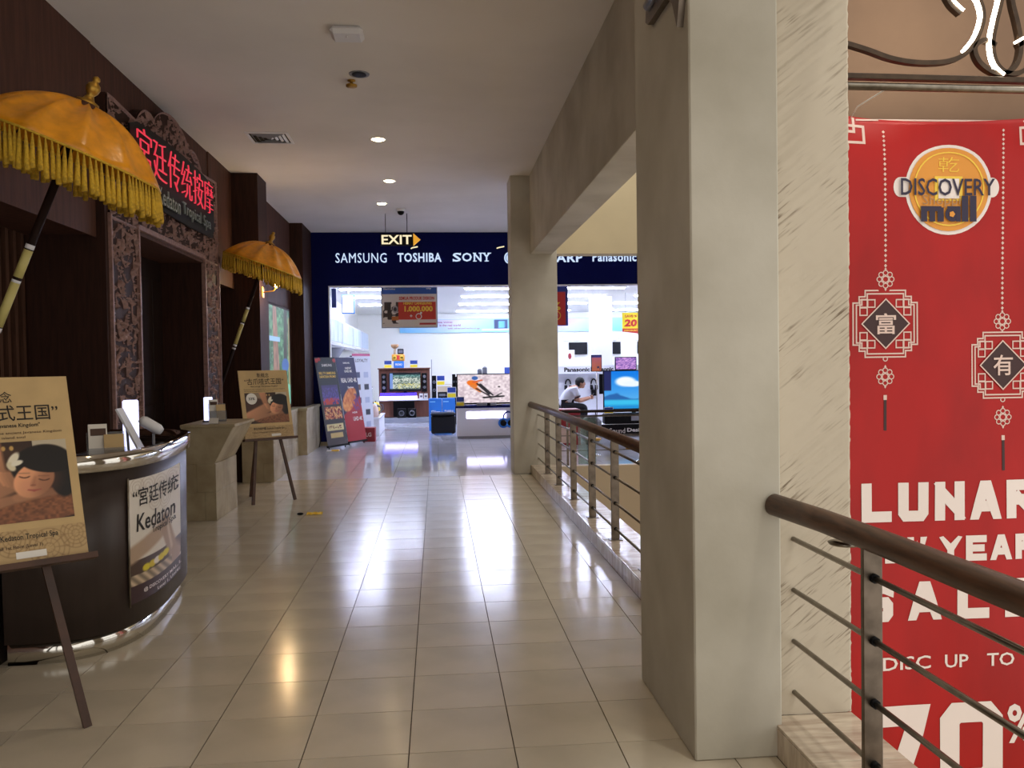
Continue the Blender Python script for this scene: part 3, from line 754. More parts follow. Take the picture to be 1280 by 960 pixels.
def easel(label, C, detail, badge, lean, H):
    """C: middle of the ledge on the floor plan; faces the walkway and the camera side"""
    C = Vector(C); e = Vector((.8, .6, 0)); n = Vector((.6, -.8, 0)); z = Vector((0, 0, 1))
    t = thing('easel_sign', label, 'easel sign', (C.x, C.y, 0), 'spa easel signs')
    W = .57; tl = math.radians(lean); upv = z*math.cos(tl) - n*math.sin(tl); nn = n*math.cos(tl) + z*math.sin(tl)
    o = C + z*.70 + n*.03
    pos = plane_pos(o, e, upv, nn)
    apex = o + upv*.62 - nn*.035
    for s in (-1, 1):
        foot = C + e*.245*s + n*.10
        B().obox(foot, apex + e*.05*s, .032, .02, (n.x, n.y, 0)).build('leg', 'easel_wood', t)
    B().obox(C - n*.50 + e*.0, apex - nn*.02, .028, .02, (n.x, n.y, 0)).build('back_leg', 'easel_wood', t)
    B().obox(pos(-.31, -.012, .012), pos(.31, -.012, .012), .06, .024, tuple(upv)).build('ledge', 'easel_wood', t)
    bd = B(); bd.add([pos(a, b, d) for d in (-.010, 0) for a, b in ((-W/2, 0), (W/2, 0), (W/2, H), (-W/2, H))],
                     [(3, 2, 1, 0), (4, 5, 6, 7), (0, 1, 5, 4), (1, 2, 6, 5), (2, 3, 7, 6), (3, 0, 4, 7)])
    board = bd.build('sign_board', 'tan_board', t)
    k = detail
    picture('photograph', pos, -W/2+.045, W/2-.035, .165, .505, int(150*k), int(100*k), lady, board, d=.0015)
    picture('ornament_band', pos, -W/2, W/2, .0, .135, int(120*k), int(40*k), filigree, board, d=.0012)
    L = Letters(); c = -.02
    L.put(pos, '新概念', -.075, .675, .065, .725, d=.002, bold=.004)
    L.put(pos, '“古爪哇式王国”', -.225, .595, .235, .665, d=.002, bold=.006)
    L.put(pos, 'New concept "Old Javanese Kingdom"', -.16, .562, .16, .585, d=.002, bold=.015)
    L.build('lettering', 'ink', board)
    Letters().put(pos, '傣宫传统按摩 Kedaton Tropical Spa', -.18, .088, .18, .122, d=.003, bold=.01).build('name_lettering', 'ink', board)
    L = Letters()
    L.put(pos, 'Experience the treatment of the ancient Javanese Kingdom', -.24, .535, .24, .549, d=.002, bold=.006)
    L.put(pos, 'We bring heritage feel to the island soul', -.24, .515, .10, .529, d=.002, bold=.006)
    L.build('small_lettering', 'ink_brown', board)
    Letters().put(pos, 'Discovery Shopping Mall 1st Floor (Level 1)', -.2, .056, .12, .074, d=.003, bold=.012).build('address_lettering', 'ink_brown', board)
    Letters().rect(pos, .02, .018, .13, .045, d=.003).build('paper_label', 'paper_white', board)
    if badge:
        Letters().disc(pos, -.165, .44, .062, .062, d=.004).build('badge', 'paper_white', board)
        Letters().put(pos, '33%', -.20, .425, -.13, .455, d=.006, bold=.02).build('badge_lettering', 'ink', board)
    return t
easel('tan spa sign on a wooden easel in front of the curved desk', (-1.712, 3.525, 0), 1.35, False, 20, .79)
easel('tan spa sign with round white badge on a wooden easel by the stone counter', (-1.845, 9.46, 0), .6, True, 12, .755)

# ---- litter on the floor
t = tag(B().sphere((-1.375, 8.52, .014), .03, 9, 6, (1.1, .7, .45)).build('litter_scrap', 'black'), 'small crumpled black scrap lying on the tiles', 'litter')
b = B(); n = 12
for i in range(n+1):
    for j in range(6):
        pass
vs = []; fs = []
for i in range(n+1):
    for j in range(7):
        vs.append((-1.31+.15*i/n, 8.50+.07*j/6+.012*math.sin(i*1.3), .003+.022*abs(math.sin(i*.9+j*1.7))*math.sin(math.pi*(j+.5)/7)))
for i in range(n):
    for j in range(6): fs.append((i*7+j, i*7+j+1, (i+1)*7+j+1, (i+1)*7+j))
o = B().add(vs, fs).build('litter_wrapper', 'gold_light', None, 'crumpled yellow wrapper lying beside the black scrap', 'litter')
md = o.modifiers.new('s', 'SOLIDIFY'); md.thickness = .002

# ================================================================== CEILING FITTINGS
t = thing('access_point', 'white rounded square box fixed to the ceiling', 'ceiling device', (-.62, 6.4, CZ))
B().box(-.74, -.50, 6.30, 6.52, CZ-.06, CZ-.004, b=.03).build('housing', 'white', t); B().box(-.71, -.53, 6.33, 6.49, CZ-.008, CZ, b=.002).build('mounting_plate', 'mid_grey', t)
B().sphere((-.62, 6.38, CZ-.061), .008).build('indicator', 'white_gloss', t)
t = thing('empty_downlight', 'unlit open downlight hole in the ceiling', 'downlight', (-.618, 7.36, CZ))
B().lathe([(.052, -.001), (.075, -.004), (.085, -.008), (.088, 0)], (-.618, 7.36, CZ), 28).build('trim_ring', 'grey', t)
B().lathe([(.06, -.0115), (.061, -.009)], (-.618, 7.36, CZ), 28).build('dark_hole', 'black', t)
t = thing('sprinkler', 'small brass sprinkler beside the unlit downlight', 'sprinkler', (-.70, 7.53, CZ))
B().lathe([(.035, 0), (.034, -.008), (.012, -.014), (.012, -.03)], (-.70, 7.53, CZ), 16).build('escutcheon', 'gold_metal', t)
B().lathe([(.024, -.03), (.05, -.04), (.048, -.055), (.012, -.06)], (-.70, 7.53, CZ), 16).build('deflector', 'gold_metal', t)
for (x, y, lb) in ((-.60, 9.45, 'glowing warm downlight closest to the square air vent'), (-.595, 11.56, 'glowing warm downlight between the vent and the camera dome'), (-.80, 13.16, 'glowing warm downlight beside the dome camera'),
                   (-.60, 4.2, 'glowing warm downlight over the end of the curved desk'), (-.60, 2.1, 'glowing warm downlight over the near pillar end'), (-.60, 0.0, 'glowing warm downlight overhead on the walkway'), (-.60, -2.0, 'glowing warm downlight behind on the walkway')):
    t = thing('downlight', lb, 'downlight', (x, y, CZ), 'lit ceiling downlights')
    B().lathe([(.062, -.002), (.078, -.004), (.088, -.009), (.090, 0)], (x, y, CZ), 28).build('trim_ring', 'white', t)
    B().lathe([(.0001, -.012), (.06, -.010), (.061, -.008)], (x, y, CZ), 24).build('lamp_face', 'downlight', t)
    la = bpy.data.lights.new('downlight_lamp', 'SPOT'); la.energy = 14; la.color = (1., .84, .62); la.shadow_soft_size = .05; la.spot_size = math.radians(120); la.spot_blend = .9; la.specular_factor = .12
    lo = bpy.data.objects.new('downlight_lamp', la); lo.location = (0, 0, -.03); lk(lo, t)
t = thing('dome_camera', 'small dark dome camera on the ceiling near the shop', 'camera', (-.53, 13.62, CZ))
B().lathe([(.075, 0), (.072, -.03), (.06, -.04)], (-.53, 13.62, CZ), 20).build('mount', 'white', t)
B().sphere((-.53, 13.62, CZ-.045), .055).build('dome', 'black', t)
t = thing('air_vent', 'square slatted air vent in the ceiling', 'vent', (-1.76, 9.43, CZ))
vx0, vx1, vy0, vy1 = -1.985, -1.535, 9.20, 9.65
for bx in ((vx0, vx1, vy0, vy0+.03), (vx0, vx1, vy1-.03, vy1), (vx0, vx0+.03, vy0+.03, vy1-.03), (vx1-.03, vx1, vy0+.03, vy1-.03)):
    B().box(*bx, CZ-.012, CZ, b=.002).build('frame_side', 'white', t)
B().box(vx0+.03, vx1-.03, vy0+.03, vy1-.03, CZ-.002, CZ-.0005).build('dark_backing', 'black', t)
for i in range(4):
    q = .04+i*.046; cx, cy = (vx0+vx1)/2, (vy0+vy1)/2; r0 = .215-q; r1 = r0-.022
    for a in range(4):
        c_, s_ = (1, 0, -1, 0)[a], (0, 1, 0, -1)[a]
        def PT(r, w, z): return (cx + c_*r - s_*w, cy + s_*r + c_*w, CZ+z)
        B().add([PT(r0, -r0, -.004), PT(r0, r0, -.004), PT(r1, r1, -.02), PT(r1, -r1, -.02),
                 PT(r0, -r0, -.0025), PT(r0, r0, -.0025), PT(r1, r1, -.0185), PT(r1, -r1, -.0185)],
                [(0, 1, 2, 3), (7, 6, 5, 4), (0, 4, 5, 1), (2, 6, 7, 3), (1, 5, 6, 2), (3, 7, 4, 0)]).build('louvre', 'white' if a in (0, 1) else 'grey', t)
# exit sign
t = thing('exit_sign', 'hanging EXIT sign with yellow arrow below the ceiling', 'sign', (-.6, 14, 3.44))
B().box(-.885, -.355, 14, 14.05, 3.435, 3.63, b=.004).build('housing', 'black', t)
ex = Ypos(14.0)
Letters().put(ex, 'EXIT', -.865, 3.455, -.375, 3.605, d=.003, bold=.02).build('lettering', 'sign_exit', t)
b = B().prism([(-.35, 3.43), (-.235, 3.53), (-.35, 3.635)], 'Y', 14.0, 14.04); b.build('arrow', 'arrow', t)
for x in (-.8, -.45): B().tube([(x, 14.025, 3.63), (x, 14.025, CZ)], .006, 6).build('hanger_rod', 'black', t)

# ================================================================== RAILINGS AND RED BANNER
def railing(name, label, hand, posts, y0, y1, X=1.33, base=KZ, zs=(.205, .40, .595, .79)):
    t = thing(name, label, 'railing', (X, (y0+y1)/2, base))
    B().tube(hand, .04, 20).build('handrail', 'handrail_wood', t)
    for y in posts:
        p = B().box(X-.031, X+.031, y-.009, y+.009, base, .885, b=.002).build('post', 'steel_dark', t)
        for z in zs: B().tube([(X+.002, y-.024, z), (X+.002, y+.02, z)], .0145, 10).build('collar', 'black', p)
        B().box(X-.05, X+.05, y-.04, y+.04, base, base+.006, b=.002).build('foot_plate', 'steel_dark', p)
    for z in zs: B().tube([(X+.002, y0, z), (X+.002, y1, z)], .0095, 10).build('bar', 'steel', t)
    return t
r1 = railing('railing', 'wood-topped steel railing in front of the red sale banner', [(1.36, .62, .905), (1.345, 1.6, .905), (1.335, 2.45, .908), (1.29, 2.75, .922), (1.222, 2.995, .938)], (2.5, 1.55, .7), .62, 3.083)
B().lathe([(.0001, -.012), (.05, -.008), (.055, 0), (.03, .006)], (1.335, 2.68, .862), 20).build('support_disc', 'steel', r1)
r2 = railing('railing', 'wood-topped steel railing running between the two plaster pillars', [(1.33, 3.83, .905), (1.33, 9.6, .905), (1.315, 10.2, .907), (1.235, 11.19, .925)], (10.26, 9.29, 8.27, 7.26, 6.31, 5.35, 4.4), 3.825, 11.195)
for y in (6.0, 9.8): B().lathe([(.0001, -.012), (.05, -.008), (.055, 0), (.03, .006)], (1.40, y, .85), 20).build('support_disc', 'gold_metal', r2)
# far railing across the void
t = thing('railing', 'dark-topped railing with glass panel across the far edge of the void', 'railing', (3, 11.17, .1))
B().box(1.64, 8.5, 11.13, 11.20, .805, .84, b=.01).build('handrail', 'door_wood', t)
for z in (.76, .5, .3): B().tube([(1.62, 11.17, z), (8.5, 11.17, z)], .012 if z > .7 else .006, 8).build('bar', 'steel', t)
for x in (1.72, 2.72, 3.72, 4.72, 5.72, 6.72, 7.72): B().box(x-.012, x+.012, 11.14, 11.19, .10, .81, b=.002).build('post', 'steel_dark', t)
B().box(1.86, 2.10, 11.15, 11.16, .12, .74).build('glass_panel', 'glass', t)

# red banner
BY = 6.6
def bpos(a, b, d=0.):
    u = (a-3.32)/1.64
    w = .008*math.sin(u*7+b*1.3) + .003*math.sin(u*13-b*2.1+1) + (.05*math.sin(u*6.3+1.2)*max(0, (b-2.9)/.55)**2 if b > 2.9 else 0)
    z = b if b < 3.1 else b - .062*math.sin(math.pi*min(max(u, 0), 1))*(b-3.1)/.34
    return Vector((a, BY-d+w, z))
nb, mb = 50, 150
vs = [tuple(bpos(3.30+1.68*i/nb, -2.7+6.14*j/mb)) for j in range(mb+1) for i in range(nb+1)]
b = B().add(vs, [(j*(nb+1)+i, j*(nb+1)+i+1, (j+1)*(nb+1)+i+1, (j+1)*(nb+1)+i) for j in range(mb) for i in range(nb)], True)
ban = thing('sale_banner', 'huge red cloth sale banner with pale lettering hanging over the void', 'banner', (4.14, BY, -2.7))
sheet = b.build('banner_sheet', 'red_cloth', ban); md = sheet.modifiers.new('s', 'SOLIDIFY'); md.thickness = .003; md.offset = -1
GL = {'L': [[(0, 1), (0, 0), (1, 0)]], 'U': [[(0, 1), (0, .12), (.12, 0), (.88, 0), (1, .12), (1, 1)]], 'N': [[(0, 0), (0, 1)], [(0, 1), (1, 0)], [(1, 0), (1, 1)]],
      'A': [[(0, 0), (.42, 1), (.58, 1), (1, 0)], [(.22, .28), (.78, .28)]], 'R': [[(0, 0), (0, 1), (.85, 1), (1, .88), (1, .6), (.85, .48), (0, .48)], [(.45, .48), (1, 0)]],
      'E': [[(1, 1), (0, 1), (0, 0), (1, 0)], [(0, .5), (.85, .5)]], 'W': [[(0, 1), (.25, 0), (.5, .8), (.75, 0), (1, 1)]], 'Y': [[(0, 1), (.5, .45), (1, 1)], [(.5, .45), (.5, 0)]],
      'S': [[(1, .95), (.85, 1), (.1, 1), (0, .92), (0, .6), (.1, .5), (.9, .5), (1, .4), (1, .1), (.9, 0), (0, 0)]], '7': [[(0, 1), (1, 1), (.45, 0)]],
      '0': [[(.15, 0), (0, .12), (0, .88), (.15, 1), (.85, 1), (1, .88), (1, .12), (.85, 0), (.15, 0)]],
      'D': [[(0, 0), (0, 1), (.8, 1), (1, .85), (1, .15), (.8, 0), (0, 0)]], 'I': [[(.5, 0), (.5, 1)]], 'C': [[(1, .8), (.85, 1), (.15, 1), (0, .85), (0, .15), (.15, 0), (.85, 0), (1, .2)]],
      'P': [[(0, 0), (0, 1), (.85, 1), (1, .88), (1, .6), (.85, .48), (0, .48)]], 'T': [[(0, 1), (1, 1)], [(.5, 1), (.5, 0)]], 'O': [[(.2, 0), (0, .15), (0, .85), (.2, 1), (.8, 1), (1, .85), (1, .15), (.8, 0), (.2, 0)]]}
def block(word, a0, b0, a1, b1, t, gap, name):
    """chunky poster capitals built from straight strokes"""
    n = len(word); w = (a1-a0-gap*(n-1))/n
    for i, ch in enumerate(word):
        if ch == ' ': continue
        x = a0+i*(w+gap); L = Letters()
        for st in GL[ch]:
            pts = [(x+t/2+(w-t)*p, b0+t/2+(b1-b0-t)*q) for p, q in st]; P2 = [pts[0]]
            for p, q in zip(pts[:-1], pts[1:]):
                m = max(1, int(math.hypot(q[0]-p[0], q[1]-p[1])/.12)); P2 += [(p[0]+(q[0]-p[0])*k/m, p[1]+(q[1]-p[1])*k/m) for k in range(1, m+1)]
            closed = P2[0] == P2[-1]
            if closed: P2 = P2[:-1]
            else:      # run the ends out to the edge of the letter box
                for e_, f_ in ((0, 1), (-1, -2)):
                    dx, dz = P2[e_][0]-P2[f_][0], P2[e_][1]-P2[f_][1]; l = math.hypot(dx, dz); k = t/2*(1 if min(abs(dx), abs(dz)) < 1e-6 else 1.6)
                    P2[e_] = (P2[e_][0]+dx/l*k, P2[e_][1]+dz/l*k)
            N = len(P2); ls, rs = [], []
            for q in range(N):
                a_, c_ = (P2[q-1] if (q or closed) else None), (P2[(q+1) % N] if (q < N-1 or closed) else None)
                def nrm(p0, p1):
                    l = math.hypot(p1[0]-p0[0], p1[1]-p0[1]); return (-(p1[1]-p0[1])/l, (p1[0]-p0[0])/l)
                n0 = nrm(a_, P2[q]) if a_ else nrm(P2[q], c_); n1 = nrm(P2[q], c_) if c_ else n0
                m0, m1 = n0[0]+n1[0], n0[1]+n1[1]; den = max(.35, 1+n0[0]*n1[0]+n0[1]*n1[1]); m0, m1 = m0/den, m1/den
                cl = lambda z_: min(max(z_, b0), b1); cx_ = lambda x_: min(max(x_, x-.01), x+w+.01)
                ls.append(bpos(cx_(P2[q][0]+m0*t/2), cl(P2[q][1]+m1*t/2), .008)); rs.append(bpos(cx_(P2[q][0]-m0*t/2), cl(P2[q][1]-m1*t/2), .008))
            L.add(ls+rs, [(q, (q+1) % N, N+(q+1) % N, N+q) for q in range(N if closed else N-1)])
        L.build(name, 'lettering_white', ban)
block('LUNAR', 3.43, .13, 4.93, .45, .088, .055, 'headline_letter')
block('NEW', 3.43, -.21, 3.98, .0, .058, .04, 'headline_letter'); block('YEAR', 4.10, -.21, 4.93, .0, .058, .04, 'headline_letter')
block('SALE', 3.42, -.69, 4.93, -.37, .088, .14, 'headline_letter')
for w_, a_, c_ in (('DISC', 3.60, 4.02), ('UP', 4.14, 4.34), ('TO', 4.50, 4.74)): Letters().put(bpos, w_, a_, -1.095, c_, -.985, d=.008, bold=.012).build('offer_lettering', 'lettering_white', ban)
block('70', 3.46, -2.12, 4.64, -1.39, .17, .09, 'number_digit')
Letters().put(bpos, '%', 4.68, -1.75, 4.92, -1.42, d=.008, bold=.02).build('percent_mark', 'lettering_white', ban)
# round logo
LC = (4.18, 2.845)
Letters().disc(bpos, *LC, .375, .375, d=.006).rect(bpos, 3.76, 2.775, 4.56, 2.935, d=.007).disc(bpos, 3.76, 2.855, .055, .08, d=.0065, n=20).disc(bpos, 4.56, 2.855, .055, .08, d=.0065, n=20).build('logo_halo', 'lettering_white', ban)
Letters().disc(bpos, *LC, .345, .345, d=.011).build('logo_disc', 'orange', ban)
L = Letters().ring(bpos, *LC, .305, .012, d=.015).rect(bpos, 4.06, 2.745, 4.30, 2.945, d=.015)
L.put(bpos, '乾', 4.09, 2.98, 4.27, 3.10, d=.015, bold=-.01); L.build('coin_motif', 'gold_light', ban)
Letters().rect(bpos, 4.09, 2.765, 4.27, 2.925, d=.019).build('coin_hole', 'lettering_white', ban)
Letters().put(bpos, 'DISCOVERY', 3.757, 2.785, 4.567, 2.925, d=.027, bold=.012).build('logo_lettering', 'mall_ink', ban)
Letters().put(bpos, 'Shopping', 3.95, 2.69, 4.40, 2.79, d=.023, bold=-.005).build('logo_lettering_small', 'brown_box', ban)
L = Letters()
for x0_, x1_ in ((3.93, 3.985), (4.005, 4.055), (4.075, 4.13), (4.285, 4.34), (4.355, 4.41)): L.rect(bpos, x0_, 2.575, x1_, 2.785 if x0_ > 4.2 else 2.69, d=.027)
L.rect(bpos, 3.93, 2.66, 4.11, 2.70, d=.028); L.disc(bpos, 4.205, 2.637, .062, .062, d=.027, n=20); L.rect(bpos, 4.235, 2.575, 4.275, 2.70, d=.028); L.rect(bpos, 4.16, 2.665, 4.26, 2.70, d=.028)
L.build('logo_lettering_bold', 'mall_ink', ban)
Letters().disc(bpos, 4.20, 2.635, .026, .026, d=.031, n=5).build('logo_star', 'orange', ban)
# hanging charms printed on it
def charm(cx, cz, ch, ztop):
    L = Letters(); k = .0115
    out = [(-.17, .27), (.17, .27), (.17, .22), (.22, .22), (.22, .17), (.27, .17), (.27, -.17), (.22, -.17), (.22, -.22), (.17, -.22), (.17, -.27), (-.17, -.27), (-.17, -.22), (-.22, -.22), (-.22, -.17), (-.27, -.17), (-.27, .17), (-.22, .17), (-.22, .22), (-.17, .22)]
    for f in (1., .9): L.line(bpos, [(cx+a*f, cz+c*f) for a, c in out], k, d=.006, closed=True)
    for sx in (-1, 1):
        for sz in (-1, 1):
            for ox, oz in ((.12, .165), (.185, .165), (.185, .10)):
                x, z = cx+sx*ox, cz+sz*oz; h = .03
                L.line(bpos, [(x-h, z-h), (x+h, z-h), (x+h, z+h), (x-h, z+h)], .010, d=.008, closed=True)
    L.build('charm_frame', 'banner_pale', ban)
    dm = [(cx, cz+.20), (cx+.20, cz), (cx, cz-.20), (cx-.20, cz)]
    Letters().line(bpos, dm, .010, d=.012, closed=True).build('charm_diamond_edge', 'banner_pale', ban)
    Letters().put(bpos, ch, cx-.085, cz-.085, cx+.085, cz+.085, d=.014, bold=.012).build('charm_character', 'banner_pale', ban)
    for fz in (cz+.36, cz-.43):
        L = Letters()
        for q in range(8):
            t_ = math.pi*q/4; L.ring(bpos, cx+.052*math.cos(t_), fz+.052*math.sin(t_), .024, .008, d=.006, n=12)
        L.ring(bpos, cx, fz, .030, .009, d=.006, n=14); L.disc(bpos, cx, fz+.082, .010, .014, d=.006, n=4); L.disc(bpos, cx, fz-.082, .010, .014, d=.006, n=4)
        L.build('charm_flower', 'banner_pale', ban)
    Letters().ring(bpos, cx, cz-.285, .022, .008, d=.006, n=14).build('charm_loop', 'banner_pale', ban)
    Letters().rect(bpos, cx-.014, cz-.62, cx+.014, cz-.58, d=.006).build('tassel_tip', 'banner_pale', ban)
    L = Letters(); z = cz+.47
    while z < ztop:
        L.disc(bpos, cx, z, .013, .015, d=.006, n=4); z += .041
    tag(L.build('bead_string', 'banner_pale', ban), kind='stuff')
    Letters().rect(bpos, cx-.012, cz-.87, cx+.012, cz-.62, d=.006).build('charm_tassel', 'banner_dark', ban)
    n = 8; vs = [bpos(cx+.2*(i/n+j/n-1), cz+.2*(j/n-i/n), .009) for j in range(n+1) for i in range(n+1)]
    Letters().add(vs, [(j*(n+1)+i, j*(n+1)+i+1, (j+1)*(n+1)+i+1, (j+1)*(n+1)+i) for j in range(n) for i in range(n)]).build('charm_diamond', 'banner_dark', ban)
charm(3.635, 1.75, '富', 3.36); charm(4.65, 1.40, '有', 3.36)
L = Letters()
for sx, x0 in ((1, 3.33), (-1, 4.95)):
    f = lambda a: x0+sx*a
    L.line(bpos, [(f(.06), 3.42), (f(.06), 3.31), (f(.0), 3.31)], .022, d=.006); L.line(bpos, [(f(0), 3.36), (f(.14), 3.36), (f(.14), 3.22), (f(0), 3.22)], .022, d=.006)
L.line(bpos, [(3.42, 3.415), (4.86, 3.415)], .014, d=.006)
L.build('corner_brackets', 'banner_pale', ban)

# scrolled metalwork above the banner
def ribbon(pts, w, th, Y, off=0.):
    """flat bar bent along an XZ path; off shifts it sideways"""
    P = [Vector((p[0], p[1])) for p in pts]; Q = []
    for i in range(len(P)-1):           # Catmull-Rom smoothing
        p0, p1, p2, p3 = P[max(i-1, 0)], P[i], P[i+1], P[min(i+2, len(P)-1)]
        for s in range(6):
            u = s/6; Q.append(.5*((2*p1)+(p2-p0)*u+(2*p0-5*p1+4*p2-p3)*u*u+(3*p1-p0-3*p2+p3)*u**3))
    Q.append(P[-1]); b = B(); vs = []; fs = []
    for i, q in enumerate(Q):
        d = (Q[min(i+1, len(Q)-1)]-Q[max(i-1, 0)]).normalized(); n = Vector((-d.y, d.x))
        for s, y in ((-1, -1), (1, -1), (1, 1), (-1, 1)):
            c = q + n*(off + s*th/2); vs.append((c.x, Y+y*w/2, c.y))
    for i in range(len(Q)-1):
        for k in range(4): fs.append((i*4+k, i*4+(k+1) % 4, (i+1)*4+(k+1) % 4, (i+1)*4+k))
    m = (len(Q)-1)*4; fs += [(3, 2, 1, 0), (m, m+1, m+2, m+3)]
    return b.add(vs, fs)
s1 = [(2.86, 3.77), (2.972, 3.775), (3.051, 3.759), (3.185, 3.721), (3.338, 3.671), (3.492, 3.644), (3.646, 3.638), (3.802, 3.655), (3.926, 3.71), (4.014, 3.818), (4.065, 3.965), (4.046, 4.082), (3.977, 4.18), (3.865, 4.236), (3.772, 4.176), (3.809, 4.077), (3.89, 4.003)]
s2 = [(4.215, 4.34), (4.215, 4.204), (4.203, 4.086), (4.165, 3.938), (4.139, 3.79), (4.164, 3.655), (4.24, 3.58), (4.347, 3.576), (4.461, 3.649), (4.499, 3.756), (4.423, 3.813), (4.335, 3.776)]
t = thing('scroll_frame', 'scrolled metal frame with light strips above the red banner', 'metalwork', (4, 6.0, 3.45))
B().tube([(2.75, 6.0, 3.468), (7.5, 6.0, 3.43)], .028, 14).build('lower_pipe', 'steel', t)
B().box(2.75, 7.5, 5.97, 6.03, 3.495, 3.535, b=.004, rot=Matrix.Rotation(.009, 3, 'Y')).build('upper_bar', 'scroll_iron', t)
for x in (2.9, 5.2, 7.2): B().box(x-.015, x+.015, 6.0, 6.75, 3.46, 3.49).build('wall_bracket', 'steel_dark', t)
for s in (s1, s2, [(8.5-a, c) for a, c in s2]):
    p = ribbon(s, .05, .034, 6.0).build('scroll', 'scroll_iron', t)
ribbon(s1[8:14], .035, .016, 5.985, .026).build('light_strip', 'led', t)  # emissive strips put in for the glint along the metal edges
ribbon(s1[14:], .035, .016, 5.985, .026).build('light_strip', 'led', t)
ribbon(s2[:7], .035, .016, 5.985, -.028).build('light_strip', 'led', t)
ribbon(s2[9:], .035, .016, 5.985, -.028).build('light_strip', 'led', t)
for x in (3.36, 4.9): B().tube([(x, 6.02, 3.47), (x, 6.5, 3.47), (x, 6.61, 3.41)], .005, 6).build('banner_cord', 'paper_white', ban)

# bracket on the near pillar
t = thing('pillar_bracket', 'pointed grey metal bracket high on the smooth pillar', 'bracket', (.92, 3.3, 2.9))
B().prism([(3.02, 2.98), (3.02, 2.80), (3.06, 2.69), (3.12, 2.80), (3.2, 2.86), (3.48, 2.865), (3.52, 2.89), (3.50, 2.98)], 'X', .895, .92).build('plate', 'steel_dark', t)
B().tube([(.89, 3.1, 2.93), (.89, 3.45, 2.93)], .022, 12).build('rod', 'steel', t)

# ================================================================== SHOP FRONT SIGNS
fp = Ypos(FY)
def brand(label, body, x0, x1, z0, z1, bold, fn=None, shear=0.):
    L = Letters()
    if body: L.put(fp, body, x0, z0, x1, z1, d=.006, bold=bold, extrude=.1, shear=shear, space=1.1)
    if fn: fn(L)
    return L.build('brand_sign', 'sign_white', None, label, 'sign', 'glowing brand signs on the navy fascia')
brand('glowing seven-letter brand sign on the navy fascia starting with S', 'SAMSUNG', -1.84, -.90, 3.395, 3.575, .0)
brand('glowing seven-letter brand sign on the navy fascia starting with T', 'TOSHIBA', -.70, .12, 3.405, 3.575, .022)
def serif_word(L):
    for ch, a, c in (('S', .33, .485), ('O', .505, .69), ('N', .725, .87), ('Y', .895, 1.04)):
        L.put(fp, ch, a, 3.41, c, 3.573, d=.006, bold=.018, extrude=.1)
    for x, z, w in ((.745, 3.41, .035), (.74, 3.557, .03), (.855, 3.557, .035), (.915, 3.557, .035), (1.02, 3.557, .035), (.968, 3.41, .04)):
        L.rect(fp, x-w, z, x+w, z+.016, d=.018)
    L.rect(fp, .468, 3.53, .485, 3.573, d=.018); L.rect(fp, .33, 3.41, .347, 3.453, d=.018)
brand('glowing four-letter wide serif brand sign on the navy fascia', '', 0, 0, 0, 0, 0, serif_word)
brand('glowing five-letter brand sign on the navy fascia beside the far pillar', 'SHARP', 1.96, 2.80, 3.39, 3.555, .025, None)
brand('glowing mixed-case nine-letter brand sign on the navy fascia', 'Panasonic', 2.99, 3.84, 3.40, 3.575, .022)
t = thing('round_logo_sign', 'glowing pale blue round face logo on the navy fascia', 'sign', (1.42, FY, 3.36))
Letters().disc(fp, 1.42, 3.475, .12, .12, d=.012).build('disc', 'sign_white', t)
L = Letters(); L.disc(fp, 1.385, 3.515, .018, .018, d=.016); L.ring(fp, 1.42, 3.475, .095, .012, d=.016); L.rect(fp, 1.43, 3.44, 1.442, 3.53, d=.016); L.rect(fp, 1.43, 3.44, 1.47, 3.452, d=.016)
L.build('face_marks', 'blue', t)
for x, lb in ((-.44, 'tiny arm lamp over the T sign'), (1.17, 'tiny arm lamp beside the serif sign')):
    B().tube([(x, FY, 3.66), (x+.02, FY-.12, 3.655), (x+.12, FY-.16, 3.67)], .012, 8).build('sign_lamp', 'sign_exit', None, lb + ' on the navy fascia', 'lamp')

# hanging posters in the opening
hp = Ypos(16.35)
def promo(u, v):
    img = flat(u, (226, 214, 200)); img = mix(img, rec(u, v, 0, .78, 1, 1), (36, 84, 160))
    img = mix(img, rec(u, v, .30, .17, .985, .60), (206, 52, 32)); n = noise2(u, v, 14, 3)
    img = mix(img, rec(u, v, .02, .08, .30, .60)*(n > .45), (58, 38, 36)); img = mix(img, ell(u, v, .24, .42, .05, .09), (170, 160, 160))
    img = mix(img, ell(u, v, .24, .42, .03, .05), (50, 40, 44)); img = mix(img, rec(u, v, .10, .34, .16, .58), (40, 26, 30)); img = mix(img, rec(u, v, .17, .16, .30, .26), (200, 110, 40))
    img = mix(img, rec(u, v, .68, .06, .98, .10), (190, 40, 40)); return img
t = thing('hanging_poster', 'framed promotional poster with red panel hanging in the shop opening', 'poster', (-.5, 16.35, 2.2))
B().box(-1.04, .03, 16.352, 16.375, 2.19, 3.04, b=.004).build('frame', 'grey', t)
picture('print_sheet', hp, -1.025, .015, 2.205, 3.02, 90, 66, promo, t, d=.0)
L = Letters(); L.put(hp, '1.000.000', -.60, 2.50, -.06, 2.61, d=.004, bold=.04); L.build('price_lettering', 'gold_light', t)
L = Letters(); L.put(hp, 'HEMAT LANGSUNG', -.62, 2.635, -.08, 2.685, d=.004, bold=.03); L.build('price_lettering', 'gold_light', t)
L = Letters(); L.put(hp, 'SEMUA PRODUK DISKON', -.70, 2.725, -.03, 2.79, d=.004, bold=.03); L.build('headline_lettering', 'red', t)
L = Letters(); L.ring(hp, -.33, 2.41, .06, .016, d=.004, n=20); L.put(hp, '+', -.50, 2.395, -.45, 2.445, d=.004, bold=.03); L.disc(hp, -.285, 2.475, .02, .02, d=.004, n=12)
